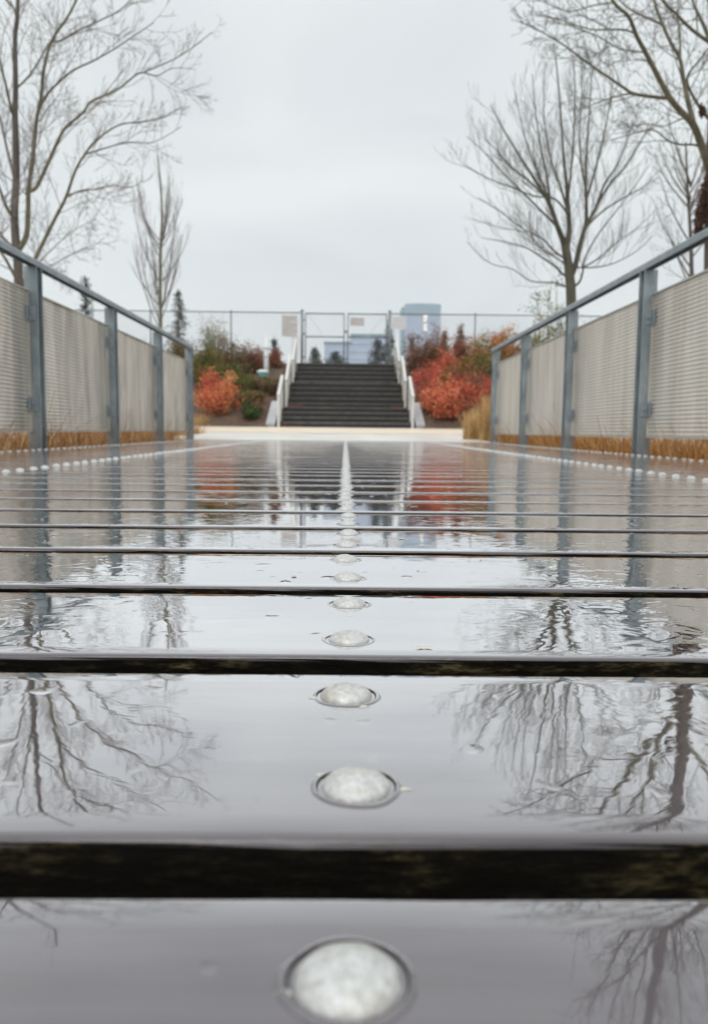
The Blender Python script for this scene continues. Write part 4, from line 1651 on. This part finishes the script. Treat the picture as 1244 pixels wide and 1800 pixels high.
# crown with a slightly bowed top edge
nn = 14
for i in range(nn + 1):
    u = i / nn
    x = a0.x + (a1.x - a0.x) * u
    zt_ = a0.z + .5 * math.sin(math.pi * min(1, u * 1.05)) - .3
    for yy in (DT + .3, DT + 27.7):
        m.v += [(x, yy, zc + .05), (x, yy, zt_)]
for i in range(nn):
    q = i * 4
    m.f += [(q, q + 4, q + 5, q + 1), (q + 2, q + 3, q + 7, q + 6), (q + 1, q + 5, q + 7, q + 3)]
m.f += [(0, 1, 3, 2), (nn * 4, nn * 4 + 2, nn * 4 + 3, nn * 4 + 1)]
m.m = [0] * len(m.f)
cr_ = link('crown', m.mesh('crown', TEALG, False, of), t)
m = MB()
for i in range(16):
    x = a0.x + (a1.x - a0.x) * (i + .5) / 16
    m.box((x - .35, DT - .5, zc + .2), (x + .35, DT + .25, a0.z - .8))
link('fins', m.mesh('fins', SPAN, False, of), cr_, kind='stuff')
m = MB()
z_ = zb + 4
while z_ < zc - 1:
    m.box((a0.x + .1, DT - .25, z_), (a1.x - .1, DT - .02, z_ + 1.1))
    z_ += 3.9
link('spandrel', m.mesh('spandrel', SPAN, False, of), t, kind='stuff')
m = MB()
for i in range(14):
    x = a0.x + (a1.x - a0.x) * (i + .5) / 14
    m.box((x - .12, DT - .45, zb), (x + .12, DT - .26, zc - .3))
link('mullions', m.mesh('mullions', SPAN, False, of), t, kind='stuff')
for k in range(7):
    c = W(747, 556 + k * 3.9, DT)
    if k in (3,): continue
    m = MB(); m.box((c.x - 1.5 + (k % 2) * .5, DT - .6, c.z - .7), (c.x + 1.8 - (k % 3) * .4, DT - .46, c.z + .7))
    link('lit_window', m.mesh('lit_window', LIT, False, of), t)

# low glass block behind the gate
DB = 420.0
t = thing('low_glass_building', 'low grey blue glass building with teal roof edge behind the gate', 'building', (W(620, 700, DB).x, DB, -1.5))
of = (W(620, 700, DB).x, DB, -1.5)
for (xa, xb, yt, nm) in ((617, 682, 590, 'tall_block'), (570, 616.6, 602, 'low_block')):
    A, B = W(xa, yt, DB), W(xb, yt, DB)
    m = MB(); m.box((A.x, DB, -1.5), (B.x, DB + 30, A.z)); bl = link(nm, m.mesh(nm, GLASS, False, of), t)
    m = MB(); m.box((A.x - .4, DB - .8, A.z + .02), (B.x + .4, DB + 30, A.z + (1.0 if nm == 'tall_block' else .4)))
    link('roof_edge', m.mesh('roof_edge', TEALG, False, of), bl)
    m = MB()
    z_ = 3
    while z_ < A.z - 1.5:
        m.box((A.x + .1, DB - .3, z_), (B.x - .1, DB - .02, z_ + .8)); z_ += 3.8
    link('spandrel', m.mesh('spandrel', SPAN, False, of), bl, kind='stuff')
    m = MB()
    x = A.x + 1.5
    while x < B.x - 1:
        m.box((x - .1, DB - .5, 0), (x + .1, DB - .31, A.z - .5)); x += 2.6
    link('mullions', m.mesh('mullions', SPAN, False, of), bl, kind='stuff')


# ------------------------------------------------------------------ damp air
hz = MB(); hz.box((-400, -60, -3.2), (400, 760, 150))
HZ = bpy.data.materials.new('damp_air'); HZ.use_nodes = True
HZ.node_tree.nodes.remove(HZ.node_tree.nodes['Principled BSDF'])
vp = HZ.node_tree.nodes.new('ShaderNodeVolumePrincipled')
vp.inputs['Color'].default_value = (.93, .96, 1.0, 1)
vp.inputs['Density'].default_value = .00030
vp.inputs['Anisotropy'].default_value = .2
HZ.node_tree.links.new(vp.outputs[0], HZ.node_tree.nodes['Material Output'].inputs['Volume'])
o = link('haze', hz.mesh('haze', HZ)); o['kind'] = 'stuff'
